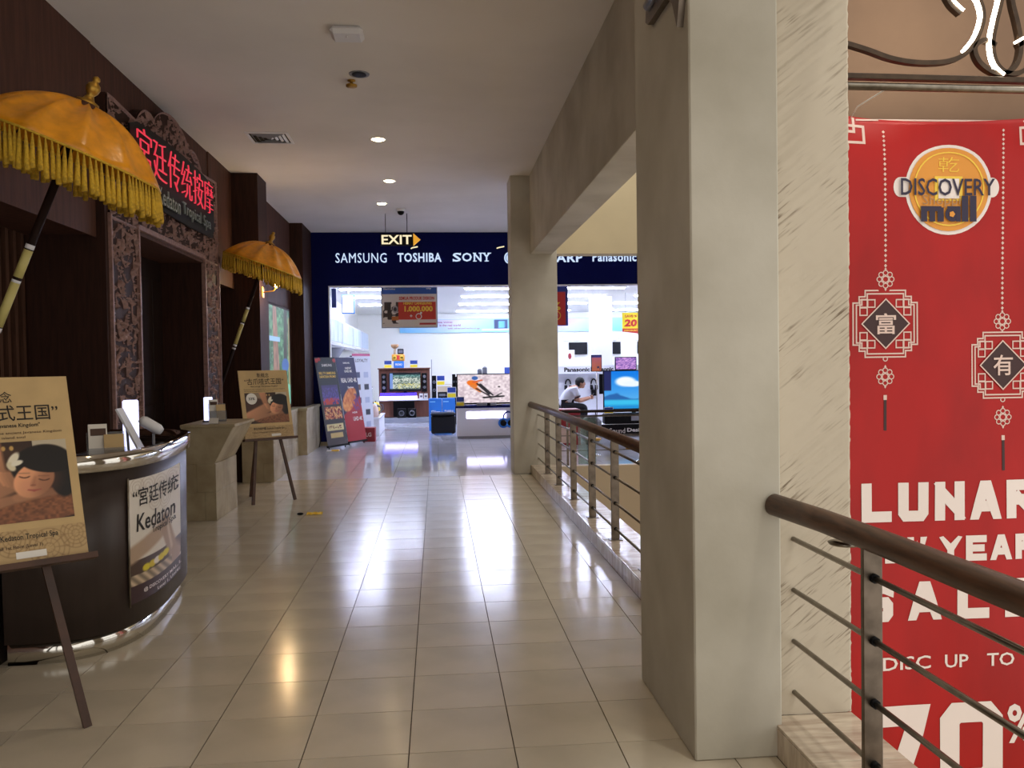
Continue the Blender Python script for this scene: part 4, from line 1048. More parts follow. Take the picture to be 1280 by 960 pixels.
L.put(hp, 'Electronics', -.99, 2.92, -.77, 2.955, d=.004, bold=.02); L.put(hp, 'city', -.18, 2.92, -.08, 2.96, d=.004, bold=.02); L.build('white_lettering', 'paper_white', t)
for x in (-.95, -.06): B().tube([(x, 16.36, 3.04), (x, 16.36, 3.06)], .004, 6).build('cord', 'grey', t)
def promo2(u, v):
    img = flat(u, (204, 50, 40)); img = mix(img, rec(u, v, 0, .80, 1, 1), (36, 60, 140)); img = mix(img, rec(u, v, .97, 0, 1, 1), (36, 60, 140)); return img
t = thing('hanging_poster', 'red discount poster with blue edge hanging beside the far pillar', 'poster', (2.1, 16.35, 2.2))
B().box(1.6, 2.56, 16.352, 16.37, 2.20, 3.02, b=.004).build('frame', 'blue_dark', t)
picture('print_sheet', hp, 1.61, 2.55, 2.215, 3.01, 40, 40, promo2, t, d=0.)
L = Letters(); L.put(hp, '50%', 1.9, 2.50, 2.42, 2.66, d=.004, bold=.04); L.ring(hp, 2.33, 2.40, .09, .015, d=.004, n=20); L.put(hp, '0', 2.29, 2.35, 2.36, 2.45, d=.004, bold=.03); L.build('lettering', 'gold_light', t)
for x in (1.7, 2.45): B().tube([(x, 16.36, 3.02), (x, 16.36, 3.06)], .004, 6).build('cord', 'grey', t)
# ---- lights of the shop ceiling
tm = B().box(-.75, .75, -.04, .04, -.045, -.012, b=.012).mesh('tube_light', 'tube')
hm = B().box(-.78, .78, -.07, .07, -.014, 0).mesh('housing', 'white')
k = 0
for y in (17.5, 19.6, 22.0, 24.8):
    for x in (-1.2, 1.35, 3.2, 5.4, 7.4):
        if x < 0 and y > 24: continue
        t = thing('tube_light', 'long white tube light on the bright shop ceiling', 'tube light', (x, y, 3.06), 'shop ceiling tube lights')
        lk(bpy.data.objects.new('housing', hm), t); lk(bpy.data.objects.new('tube', tm), t)

# ================================================================== SHOP CONTENTS
def price_card(label, x, y, z, w=.2, h=.22):
    t = thing('price_card', label, 'price card', (x, y, z), 'shop price cards'); p = Ypos(y)
    B().box(x-w/2, x+w/2, y, y+.006, z, z+h, b=.001).build('card', 'paper_white', t)
    Letters().rect(p, x-w/2+.008, z+h*.5, x+w/2-.008, z+h-.008, d=.002).build('blue_field', 'blue_dark', t)
    Letters().rect(p, x-w/2+.008, z+.012, x+w/2-.008, z+h*.4, d=.002).build('yellow_field', 'yellow', t)
    B().box(x-w/2, x+w/2, y, y+.05, z, z+.004).build('foot', 'grey', t)
    return t
def television(label, x0, x1, z0, z1, y, func, nx, ny, stand=None, m='screen'):
    t = thing('television', label, 'television', ((x0+x1)/2, y, stand if stand is not None else z0))
    B().box(x0, x1, y, y+.05, z0, z1, b=.006).build('cabinet', 'black', t); p = Ypos(y)
    if func: picture('screen', p, x0+.018, x1-.018, z0+.03, z1-.018, nx, ny, func, t, m, d=.002)
    else: B().box(x0+.015, x1-.015, y-.003, y+.001, z0+.02, z1-.015).build('screen', 'black_leather', t)
    if stand is not None:
        xm = (x0+x1)/2; B().box(xm-.04, xm+.04, y+.02, y+.05, stand, z0+.05).build('stand_neck', 'black', t)
        B().box(xm-.25, xm+.25, y-.04, y+.14, stand, stand+.012, b=.003).build('stand_foot', 'black', t)
    return t
def stadium(u, v):
    n = noise2(u, v, 46, 3); img = np.stack([150+110*n, 165+95*n, 150+100*n], -1)
    img = mix(img, (noise2(u, v, 30, 8) > .52)*.75, (60, 84, 78)); img = mix(img, np.clip(v*2.6-1.75, 0, 1), (20, 96, 100)); img = mix(img, rec(u, v, .0, 0, .10, 1), (120, 150, 215))
    img = mix(img, rec(u, v, 0, 0, 1, .10), (30, 40, 40)); img = mix(img, (n > .7)*rec(u, v, .25, .1, 1, .4), (230, 220, 90)); img = mix(img, rec(u, v, .1, .9, 1, 1), (14, 26, 34)); return img
def bike(u, v):
    n = noise2(u, v*.6, 34, 5); img = np.stack([196+60*n, 176+66*n, 186+60*n], -1)
    img = mix(img, ell(u, v, .98, .30, .05, .1), (150, 200, 235))
    img = mix(img, ell(u, v, .24, .69, .085, .12, .5, .15), (240, 120, 36)); img = mix(img, cap(u, v, (.24, .60), (.36, .40), .045, .03), (226, 130, 60)); img = mix(img, cap(u, v, (.26, .74), (.38, .80), .03, .022), (214, 100, 56))
    img = mix(img, ell(u, v, .275, .88, .05, .07), (60, 100, 170)); img = mix(img, cap(u, v, (.31, .68), (.50, .30), .018, .018), (28, 28, 34))
    img = mix(img, cap(u, v, (.36, .66), (.56, .26), .02, .016), (30, 30, 36)); img = mix(img, cap(u, v, (.30, .50), (.52, .22), .018, .016), (34, 32, 36)); img = mix(img, cap(u, v, (.42, .18), (.72, .22), .03, .03), (24, 26, 30))
    img = mix(img, cap(u, v, (.60, .22), (.70, .33), .014, .012), (30, 30, 34)); img = mix(img, cap(u, v, (.52, .13), (.64, .10), .012, .008), (60, 60, 64))
    img = mix(img, ell(u, v, .66, .56, .02, .03), (50, 46, 50)); img = mix(img, rec(u, v, .88, .72, 1, .98), (50, 90, 160)); return img
def skyline(u, v):
    img = np.stack([10+100*(1-v), 120+70*(1-v), 228+10*(1-v)], -1)
    img = mix(img, ell(u, v, .36, .72, .17, .13, 0, .4), (244, 250, 255)); img = mix(img, ell(u, v, .48, .66, .16, .08, 0, .4), (236, 246, 255)); img = mix(img, ell(u, v, .75, .62, .12, .06, 0, .5), (225, 242, 255))
    img = mix(img, np.clip((.32+.07*np.sin(u*9)+.05*noise2(u, v, 14, 2)-v)*30, 0, 1), (40, 100, 170)); img = mix(img, np.clip((.26-v)*20, 0, 1), (60, 190, 235)); img = mix(img, np.clip((.13-v)*14, 0, 1), (30, 140, 210))
    img = mix(img, rec(u, v, .0, .48, .115, 1), (34, 40, 92)); return img
# brown TV wall unit
t = thing('tv_display_unit', 'brown wood television wall unit with glowing purple shelf', 'wall unit', (-.86, 22.6, 0))
B().box(-1.52, -.19, 22.35, 22.5, .12, 1.38, b=.008).build('back_panel', 'unit_brown', t); B().box(-1.52, -.19, 21.95, 22.5, 0, .12, b=.006).build('platform', 'grey', t)
B().box(-1.54, -.17, 22.25, 22.55, 1.38, 1.41, b=.004).build('top_board', 'unit_brown', t)
s = B().box(-1.5, -.24, 22.1, 22.35, .56, .60, b=.004).build('shelf', 'white', t)
B().box(-1.49, -.52, 22.08, 22.2, .60, .675, b=.004).build('white_light_bar', 'white_light', t); B().box(-1.47, -.54, 22.08, 22.2, .68, .76, b=.004).build('purple_light_bar', 'purple_light', t)
B().box(-1.15, -.6, 22.2, 22.36, .14, .54).build('cable_recess', 'black', t)
B().box(-.15, -.13, 22.3, 22.34, 0, 1.62, b=.003).build('side_rod', 'grey', t)
television('television showing a stadium crowd on the brown wall unit', -1.24, -.42, .80, 1.29, 22.17, stadium, 80, 50, .76)
for x, lb in ((-1.38, 'slim black speaker beside the stadium television nearer the product sheet'), (-.33, 'slim black speaker beside the stadium television nearer the audio rack')):
    t = thing('speaker', lb, 'speaker', (x, 22.28, .60)); B().box(x-.065, x+.065, 22.22, 22.34, .78, 1.27, b=.008).build('cabinet', 'black', t)
    for z in (.9, 1.05, 1.18): B().lathe([(.04, 0), (.035, .006), (.01, -.004)], (x, 22.22, z), 14, Matrix.Rotation(math.pi/2, 3, 'X')).build('cone', 'mid_grey', t)
    B().tube([(x, 22.28, .60), (x, 22.28, .79)], .012, 8).build('stem', 'black', t)
for x, lb in ((-.93, 'subwoofer on the grey platform under the purple light'), (-.66, 'subwoofer on the grey platform under the leaflets')):
    t = thing('subwoofer', 'small black '+lb, 'speaker', (x, 22.05, .12)); B().box(x-.11, x+.11, 22.0, 22.18, .12, .36, b=.012).build('cabinet', 'black', t)
    B().lathe([(.075, 0), (.065, .008), (.02, -.01)], (x, 22.0, .24), 18, Matrix.Rotation(math.pi/2, 3, 'X')).build('cone', 'mid_grey', t)
for x, z, lb in ((-.42, .60, 'leaflet stand on the purple-lit shelf next to the light bar'), (-.30, .60, 'leaflet stand at the end of the purple-lit shelf')):
    t = thing('leaflet_stand', 'small white '+lb, 'leaflet', (x, 22.15, z)); B().box(x-.05, x+.05, 22.13, 22.137, z, z+.14).build('sheet', 'paper_white', t); B().box(x-.05, x+.05, 22.11, 22.17, z, z+.005).build('foot', 'grey', t)
    Letters().rect(Ypos(22.13), x-.03, z+.04, x+.03, z+.09, d=.002).build('print_block', 'mid_grey', t)
price_card('yellow and blue price card on the wall unit beside the blue box', -1.27, 22.28, 1.41, .2, .2)
price_card('yellow and blue price card alone on the wall unit top', -.60, 22.28, 1.41, .2, .2)
t = thing('gift_box', 'blue carton on the wall unit under the yellow stereo', 'box', (-.98, 22.38, 1.41)); B().box(-1.12, -.86, 22.3, 22.46, 1.41, 1.59, b=.004).build('carton', 'blue', t)
Letters().put(Ypos(22.3), 'PROMO', -1.08, 1.47, -.90, 1.53, d=.003, bold=.03).build('lettering', 'paper_white', t)
t = thing('portable_stereo', 'yellow portable stereo on top of the blue carton', 'stereo', (-1.0, 22.38, 1.59)); B().box(-1.17, -.84, 22.3, 22.46, 1.59, 1.77, b=.02).build('case', 'orange', t)
for x in (-1.10, -.91): B().lathe([(.055, 0), (.048, .008), (.015, -.006)], (x, 22.3, 1.68), 16, Matrix.Rotation(math.pi/2, 3, 'X')).build('cone', 'gold_light', t)
B().box(-1.04, -.97, 22.294, 22.302, 1.63, 1.74).build('dial', 'red', t)
t = thing('small_radio', 'black cube radio on the yellow stereo', 'radio', (-.94, 22.38, 1.77)); B().box(-1.02, -.86, 22.32, 22.45, 1.77, 1.91, b=.012).build('case', 'black', t); B().box(-1.0, -.88, 22.315, 22.322, 1.80, 1.88).build('grille', 'mid_grey', t)
t = thing('wooden_bowl', 'tan wooden bowl on a slim stand on the yellow stereo', 'bowl', (-1.09, 22.38, 1.77)); B().tube([(-1.09, 22.38, 1.77), (-1.09, 22.38, 1.92)], .035, 10).build('stand', 'beige_plain', t)
B().lathe([(.04, 1.92), (.09, 1.96), (.105, 2.02), (.085, 2.03), (.0001, 1.97)], (-1.09, 22.38, 0), 20).build('bowl', 'brown_box', t)
# audio rack
t = thing('audio_rack', 'open white rack of audio equipment behind the blue cartons', 'rack', (.2, 21.2, 0))
for x in (-.02, .34): B().box(x, x+.02, 21.05, 21.35, 0, .98).build('upright', 'white', t)
for z in (.3, .62, .95): B().box(-.02, .36, 21.05, 21.35, z, z+.02).build('shelf', 'white', t)
for z, m, lb in ((.32, 'brown_box', 'brown receiver on the lowest shelf of the rack'), (.64, 'black', 'black receiver on the middle shelf of the rack')):
    q = thing('receiver', lb, 'receiver', (.16, 21.2, z)); B().box(.01, .33, 21.06, 21.33, z, z+.16, b=.006).build('case', m, q); B().box(.04, .2, 21.052, 21.06, z+.06, z+.12).build('display', 'mid_grey', q)
    for x in (.24, .29): B().lathe([(.018, 0), (.016, .014), (.0001, .016)], (x, 21.06, z+.08), 10, Matrix.Rotation(math.pi/2, 3, 'X')).build('knob', 'steel', q)
for x, y, w, h, lb in ((-.075, 21.1, .11, 1.21, 'tall black tower speaker beside the brown wall unit'), (.415, 21.1, .08, 1.24, 'slim black tower speaker right beside the rack'), (.50, 21.0, .09, 1.18, 'black tower speaker standing by the racing television')):
    q = thing('tower_speaker', lb, 'speaker', (x, y, 0)); B().box(x-w/2, x+w/2, y, y+.2, .03, h, b=.01).build('cabinet', 'black', q); B().box(x-w/2, x+w/2, y-.02, y+.22, 0, .03, b=.005).build('foot', 'black', q)
    for z in (.35, .6, .85, 1.05): B().lathe([(w*.36, 0), (w*.3, .006), (.008, -.004)], (x, y, z), 12, Matrix.Rotation(math.pi/2, 3, 'X')).build('cone', 'mid_grey', q)
price_card('yellow and blue price card on top of the audio rack', .09, 21.1, .97, .2, .24)
price_card('yellow and blue price card standing on the blue cartons', .32, 19.1, .73, .2, .24)
for x, lb in ((-.05, 'next to the brown wall unit side'), (.25, 'next to the white television counter')):
    q = thing('blue_carton', 'blue product carton behind the ottoman, '+lb, 'box', (x, 19.2, 0), 'blue product cartons'); B().box(x-.145, x+.145, 19.02, 19.35, 0, .72, b=.004).build('carton', 'blue', q)
    Letters().put(Ypos(19.02), 'TARRA' if x > .1 else 'Slim', x-.11, .38, x+.10, .46, d=.003, bold=.02, shear=.2).build('lettering', 'paper_white', q)
    Letters().rect(Ypos(19.02), x-.12, .64, x-.0, .66, d=.003).build('pale_band', 'sky_blue', q)
# ottoman
q = thing('ottoman', 'black leather cube ottoman on chrome feet', 'ottoman', (.115, 18.05, 0))
B().box(-.14, .37, 17.8, 18.3, .035, .40, b=.02).build('body', 'black_leather', q); B().box(-.145, .375, 17.795, 18.305, .40, .46, b=.025).build('cushion', 'black_leather', q)
for x in (-.09, .32):
    for y in (17.85, 18.25): B().lathe([(.018, 0), (.018, .036)], (x, y, 0), 10).build('foot', 'chrome', q)
# television counter with racing picture
q = thing('television_counter', 'white counter with glowing band under the racing television', 'counter', (1.1, 17.1, 0))
B().box(.38, 1.9, 16.82, 17.4, 0, .61, b=.008).build('body', 'white', q); B().box(.36, 1.92, 16.79, 17.42, .61, .645, b=.005).build('dark_top', 'navy', q)
B().box(.57, 1.36, 16.808, 16.822, .40, .535, b=.003).build('light_panel', 'white_light', q); B().box(.38, 1.9, 16.80, 16.82, 0, .05).build('kick_strip', 'grey', q)  # emissive white band across the counter front
television('television showing an orange-jacketed rider on the white counter', .39, 1.68, .675, 1.285, 16.95, bike, 110, 60, .645)
price_card('yellow and blue price card at the corner of the white television counter', .45, 16.83, .645, .16, .19)
for x, w, lb in ((.78, .2, 'small grey soundbar remote on the white television counter'), (1.05, .12, 'small pale card box on the white television counter')):
    B().box(x, x+w, 16.82, 16.88, .645, .70, b=.006).build('soundbar_box', 'grey', None, lb, 'box')
q = thing('headphones', 'blue headphones hanging on the front of the white counter', 'headphones', (1.40, 16.8, .2))
A = Matrix.Rotation(math.pi/2, 3, 'X')
B().tube([(1.40+.10*math.cos(a), 16.78, .40+.12*math.sin(a)) for a in [math.pi*k/14 for k in range(15)]], .016, 10).build('headband', 'blue_dark', q)
for x in (1.30, 1.45): 
    B().lathe([(.10, -.02), (.10, .012), (.07, .02), (.065, .008), (.0001, .006)], (x, 16.78, .30), 22, A).build('ear_cup', 'blue', q)
    B().lathe([(.062, .016), (.06, .022), (.0001, .022)], (x, 16.78, .30), 18, A).build('ear_pad', 'black', q)
for x, h, lb in ((.98, 1.37, 'slim grey speaker tower behind the racing television'), (1.10, 1.42, 'taller slim grey speaker tower behind the racing television')):
    q = thing('grey_speaker', lb, 'speaker', (x, 19.5, 0)); B().box(x-.05, x+.05, 19.45, 19.6, .02, h, b=.03).build('cabinet', 'mid_grey', q); B().box(x-.055, x+.055, 19.4, 19.65, 0, .02, b=.004).build('foot', 'black', q)
B().box(-.1, 2.6, 25.7, 26.28, 0, .88, b=.01).build('back_ledge', 'beige_plain', None, 'long low grey-beige ledge along the cream back wall', 'ledge')
price_card('yellow and blue price card on the back ledge by the far pillar', 2.15, 25.8, .88, .2, .5)
# long blue wall banner
def seabanner(u, v):
    img = np.stack([120+70*np.sin(u*7)**2+40*v, 196+30*np.sin(u*5)**2, 236+10*v], -1)
    img = mix(img, rec(u, v, .38, .15, .44, .95), (40, 56, 96)); img = mix(img, rec(u, v, .40, .3, .425, .8), (110, 190, 230)); img = mix(img, rec(u, v, .46, .2, .49, .9), (60, 60, 80)); img = mix(img, rec(u, v, .33, .12, .52, .2), (226, 236, 246)); return img
q = thing('banner_strip', 'long pale blue sea-coloured banner high on the back wall', 'banner', (2.7, 26.28, 2.47))
B().box(-1.12, 6.5, 26.22, 26.27, 2.47, 2.88).build('panel', 'sky_blue', q); picture('print_sheet', Ypos(26.22), -1.11, 6.49, 2.48, 2.87, 160, 16, seabanner, q, d=.003)
L = Letters(); L.put(Ypos(26.22), 'in the real world', .1, 2.66, .75, 2.73, d=.008, bold=.01); L.put(Ypos(26.22), 'with advanced technology', .35, 2.56, 1.35, 2.62, d=.008, bold=.01); L.put(Ypos(26.22), 'sea voices', .05, 2.76, .5, 2.82, d=.008, bold=.01); tag(L.build('slogan_lettering', 'crimson', q), kind='stuff')
# ---- left side wall of the shop
um = ['nearest the navy pier', 'with the range funnel below', 'in the middle of the side wall', 'closest to the back wall']
for i, y in enumerate((16.5, 18.9, 21.3, 23.7)):
    q = thing('hanging_cabinet', 'white wall cabinet with pale blue doors '+um[i], 'cabinet', (-2.2, y+1.1, 1.75), 'white shop wall cabinets')
    B().box(-2.39, -2.06, y, y+2.2, 1.95, 2.45, b=.008).build('carcass', 'white', q)
    for k in range(3): B().box(-2.06, -2.045, y+.03+k*.72, y+.70+k*.72, 1.98, 2.42, b=.004).build('door', 'pale_panel', q)
    B().box(-2.39, -2.02, y, y+2.2, 1.90, 1.95, b=.004).build('ledge', 'white_gloss', q)
    q = thing('base_cabinet', 'low white base cabinet '+um[i], 'cabinet', (-2.2, y+1.1, 0), 'white shop base cabinets')
    B().box(-2.38, -1.95, y+.1, y+2.2, .06, .82, b=.008).build('carcass', 'white', q); B().box(-2.38, -1.98, y+.1, y+2.2, 0, .06).build('kick', 'grey', q)
    for k in range(3): d_ = B().box(-1.95, -1.935, y+.13+k*.69, y+.79+k*.69, .1, .78, b=.004).build('door', 'white_gloss', q)
    B().box(-2.38, -1.93, y+.1, y+2.2, .82, .85, b=.004).build('worktop', 'white_gloss', q)
q = thing('range_funnel', 'pale grey funnel-shaped hood on a stem above the base cabinets', 'range hood', (-2.15, 18.2, .85))
B().lathe([(.04, .85), (.04, 1.55), (.06, 1.62), (.19, 1.83), (.20, 1.87)], (-2.15, 18.2, 0), 20).build('hood', 'grey', q); B().lathe([(.12, .85), (.12, .87), (.05, .89)], (-2.15, 18.2, 0), 18).build('base', 'grey', q)
for x, y, w, h, m, lb in ((-2.12, 19.3, .3, .62, 'mid_grey', 'grey upright appliance on the base cabinets'), (-2.1, 20.4, .34, .78, 'black', 'black tall appliance on the base cabinets'), (-2.1, 21.6, .34, .86, 'white_gloss', 'white tall refrigerator on the base cabinets'), (-2.1, 22.5, .30, .90, 'black', 'narrow black refrigerator on the base cabinets'), (-2.1, 23.3, .30, .80, 'white', 'matt white appliance near the back corner')):
    q = thing('appliance', lb, 'appliance', (x, y, .85)); B().box(x-w/2, x+w/2, y-.25, y+.25, .85, .85+h, b=.012).build('body', m, q)
    B().box(x+w/2, x+w/2+.012, y-.24, y+.24, .87+h*.4, .84+h, b=.004).build('upper_door', m, q); B().box(x+w/2, x+w/2+.012, y-.24, y+.24, .86, .86+h*.38, b=.004).build('lower_door', m, q)
    B().box(x+w/2+.012, x+w/2+.03, y-.2, y-.18, .87+h*.5, .8+h).build('handle', 'steel', q)
q = thing('hanging_light_sign', 'small glowing white sign box hanging from the shop ceiling', 'sign', (-1.78, 17.6, 2.55)); B().box(-1.91, -1.66, 17.55, 17.65, 2.55, 2.93, b=.006).build('case', 'blue', q); B().box(-1.89, -1.68, 17.545, 17.551, 2.57, 2.91).build('glowing_face', 'white_light', q)
B().tube([(-1.78, 17.6, 2.93), (-1.78, 17.6, 3.06)], .01, 6).build('hanger', 'grey', q)
q = thing('hanging_navy_panel', 'narrow navy panel hanging just inside the shop opening', 'sign', (-1.9, 16.25, 2.6)); B().box(-1.955, -1.87, 16.22, 16.245, 2.58, 2.94, b=.003).build('panel', 'blue_dark', q); B().tube([(-1.91, 16.23, 2.94), (-1.91, 16.23, 3.06)], .006, 6).build('hanger', 'grey', q)
# ---- leaning roll-up banners
def xbanner(name, label, BL, w, H, func, nx, ny, texts, group=None, k=.165):
    e = Vector((.49, .872, 0)).normalized(); n = Vector((e.y, -e.x, 0)); BL = Vector(BL)
    t = thing(name, label, 'banner stand', BL + e*w/2, group); upv = (Vector((0, 0, 1)) - n*k).normalized(); nn = (n + Vector((0, 0, k))).normalized()
    pos = plane_pos(BL + Vector((0, 0, .06)), e, upv, nn)
    sh = picture('print_sheet', pos, 0, w, 0, H, nx, ny, func, t, 'print_satin', d=.0, back=.004)
    for f in ((w*.1), (w*.9)):
        B().tube([pos(f, .02, -.02), pos(f, .02, -.02) - Vector((0, 0, .075))], .009, 6).build('foot', 'black', t)
    B().obox(pos(0, -.005, -.008), pos(w, -.005, -.008), .05, .035, tuple(upv)).build('base_bar', 'black', t)
    B().tube([pos(w/2, .02, -.03), pos(w/2, H*.98, -.012)], .008, 6).build('mast', 'black', t)
    B().tube([pos(w/2, H*.55, -.02), BL + e*w/2 - n*.42 + Vector((0, 0, .012))], .007, 6).build('rear_strut', 'black', t)
    for m, lst in texts.items():
        for tx, a0, b0, a1, b1 in lst: Letters().put(pos, tx, a0*w, b0*H, a1*w, b1*H, d=.003, bold=.03).build('lettering', m, t)
    return t
def ban1(u, v):
    n = noise2(u, v*2.5, 16, 3); n2 = noise2(u, v*2.5, 40, 4); img = np.stack([18+62*(1-v), 30+42*(1-v), 34+40*(1-v)], -1)
    img = mix(img, rec(u, v, .12, .46, .90, .68), (70, 60, 120)); img = mix(img, rec(u, v, .12, .46, .90, .54+0*u)*(n > .3), (196, 60, 50)); img = mix(img, rec(u, v, .12, .5, .90, .66)*(n2 > .6), (96, 84, 170))
    img = mix(img, rec(u, v, .10, .30, .92, .44), (190, 90, 60)); img = mix(img, rec(u, v, .10, .30, .92, .44)*(n2 > .55), (240, 190, 120)); img = mix(img, rec(u, v, .10, .30, .92, .44)*(n > .62), (110, 30, 40))
    img = mix(img, rec(u, v, .10, .17, .90, .24), (226, 210, 150)); img = mix(img, rec(u, v, .2, .185, .8, .225)*(n2 > .55), (120, 50, 40)); img = mix(img, rec(u, v, .22, .09, .82, .145), (214, 186, 120))
    img = mix(img, ell(u, v, .07, .965, .09, .025), (190, 40, 44)); img = mix(img, ell(u, v, .2, .975, .07, .02), (180, 40, 44)); img = mix(img, ell(u, v, .93, .965, .08, .022), (190, 50, 44)); return img
xbanner('banner_stand', 'dark grey promotional stand banner beside the stone pilaster base', (-1.93, 15.10, 0), .60, 1.60, ban1, 50, 110,
        {'paper_white': [('SAMSUNG', .28, .895, .78, .925)], 'gold_light': [('BELI TV SAMSUNG', .10, .805, .90, .835), ('DAPATKAN PROMO', .10, .765, .90, .795)]})
def ban2(u, v):
    img = np.stack([20+8*v, 22+8*v, 70+10*v], -1); n = noise2(u, v*2.5, 14, 5)
    img = mix(img, np.clip((.44+.22*(u-.5)-v)*40, 0, 1), (176, 36, 44)); img = mix(img, ell(u, v, .42, .50, .42, .12, .2, .1), np.stack([200+50*n, 90+90*n, 40+60*n], -1)); img = mix(img, ell(u, v, .75, .46, .22, .1, 0, .2)*(n > .4), (120, 60, 120)); return img
xbanner('banner_stand', 'navy and red promotional stand banner in front of the navy pier', (-1.66, 15.90, 0), .60, 1.60, ban2, 40, 90,
        {'paper_white': [('SAMSUNG', .35, .925, .7, .945), ('NEW', .42, .86, .75, .885), ('UHD 8K', .36, .82, .78, .85), ('REAL UHD 4K', .12, .70, .95, .755), ('UHD 4K', .45, .24, .95, .29), ('Series', .4, .63, .72, .655), ('HDR', .45, .33, .72, .35)]})
def ban3(u, v):
    img = flat(u, (226, 232, 244))
    for i, (cu, cv) in enumerate([(a, c) for c in (.15, .3, .45, .6, .75) for a in (.25, .7)]):
        img = mix(img, rec(u, v, cu-.13, cv-.035, cu+.13, cv+.03), [(70, 80, 110), (180, 190, 215), (100, 80, 80), (40, 46, 60)][i % 4])
    img = mix(img, rec(u, v, 0, .97, 1, 1), (200, 80, 130)); return img
xbanner('product_sheet', 'white product sheet stand with small appliance pictures', (-1.58, 16.75, 0), .62, 1.66, ban3, 40, 90, {'mid_grey': [('LOYALTY', .15, .90, .85, .94)]}, k=.05)
B().box(-1.87, -1.72, 14.90, 15.0, 0, .02, b=.004).build('yellow_packet', 'gold_light', None, 'small yellow packet at the foot of the dark stand banner', 'packet')
B().box(-1.93, -1.85, 14.86, 14.95, 0, .025, b=.006).build('white_packet', 'white', None, 'small white packet at the foot of the dark stand banner', 'packet')
q = thing('crimson_carton', 'dark crimson carton on the floor beside the navy and red banner', 'box', (-1.36, 16.85, 0)); B().box(-1.47, -1.22, 16.6, 16.9, 0, .27, b=.004).build('carton', 'crimson', q); Letters().put(Ypos(16.6), 'LG', -1.40, .1, -1.29, .18, d=.003, bold=.03).build('lettering', 'banner_pale', q)
q = thing('display_plinth', 'low white display plinth behind the product sheet', 'plinth', (-1.5, 18.4, 0)); B().box(-1.85, -1.22, 17.9, 19.6, 0, .36, b=.01).build('body', 'white', q); B().box(-1.87, -1.2, 17.88, 19.62, .36, .39, b=.006).build('top', 'white_gloss', q)
for i, (x, y, m, lb) in enumerate(((-1.36, 18.1, 'banner_pale', 'pink'), (-1.4, 18.6, 'sky_blue', 'pale blue'), (-1.38, 19.1, 'gold_light', 'yellow'))):
    q = thing('packaged_toaster', lb+' rounded kettle on the low white plinth', 'kettle', (x, y, .39)); B().lathe([(.10, .39), (.12, .44), (.11, .58), (.06, .66), (.0001, .67)], (x, y, 0), 18).build('body', m, q)
    B().tube([(x+.1, y, .45), (x+.17, y, .50), (x+.16, y, .60), (x+.08, y, .62)], .012, 8).build('handle', 'mid_grey', q); B().sphere((x, y, .68), .015).build('lid_knob', 'black', q)

# ---- right side of the shop, seen beyond the far railing
for x0, x1, lb in ((3.2, 3.5, 'half hidden behind the far pillar'), (4.12, 4.70, 'between far pillar and white column'), (5.15, 5.76, 'just past the white column'), (6.3, 6.9, 'over the lit screens')):
    television('black switched-off television on the shop back wall '+lb, x0, x1, 1.74, 2.12, 26.2, None, 0, 0)
for x0, x1, y, z0, z1, lb in ((3.95, 4.5, 26.25, 2.17, 2.33, 'glowing white wall sign above the switched-off television'), (5.2, 5.7, 26.25, 2.17, 2.33, 'glowing white wall sign past the white column'), (6.25, 6.8, 26.25, 2.17, 2.33, 'glowing white wall sign near the yellow sale card')):
    q = thing('lit_sign', lb, 'sign', ((x0+x1)/2, y, z0)); B().box(x0, x1, y, y+.05, z0, z1, b=.01).build('case', 'white', q); B().box(x0+.02, x1-.02, y-.004, y, z0+.02, z1-.02).build('glowing_face', 'white_light', q)
q = thing('sale_card', 'yellow and red SAVE 20 card hanging in the shop', 'sale card', (4.42, 19, 2.15)); sp2 = Ypos(19)
B().box(4.22, 4.63, 19.0, 19.012, 2.24, 2.60, b=.002).build('yellow_card', 'yellow', q); B().prism([(4.22, 2.17), (4.63, 2.12), (4.63, 2.24), (4.22, 2.24)], 'Y', 19.0, 19.012).build('red_foot', 'red', q)
L = Letters(); L.put(sp2, '20', 4.26, 2.28, 4.55, 2.45, d=.003, bold=.05, shear=.15); L.put(sp2, 'SAVE %', 4.28, 2.49, 4.56, 2.55, d=.003, bold=.03); L.build('lettering', 'red', q); Letters().put(sp2, 'DISCOUNT', 4.26, 2.175, 4.58, 2.215, d=.003, bold=.03).build('small_lettering', 'gold_light', q)
for x in (4.3, 4.55): B().tube([(x, 19.006, 2.60), (x, 19.006, 3.06)], .003, 5).build('cord', 'grey', q)
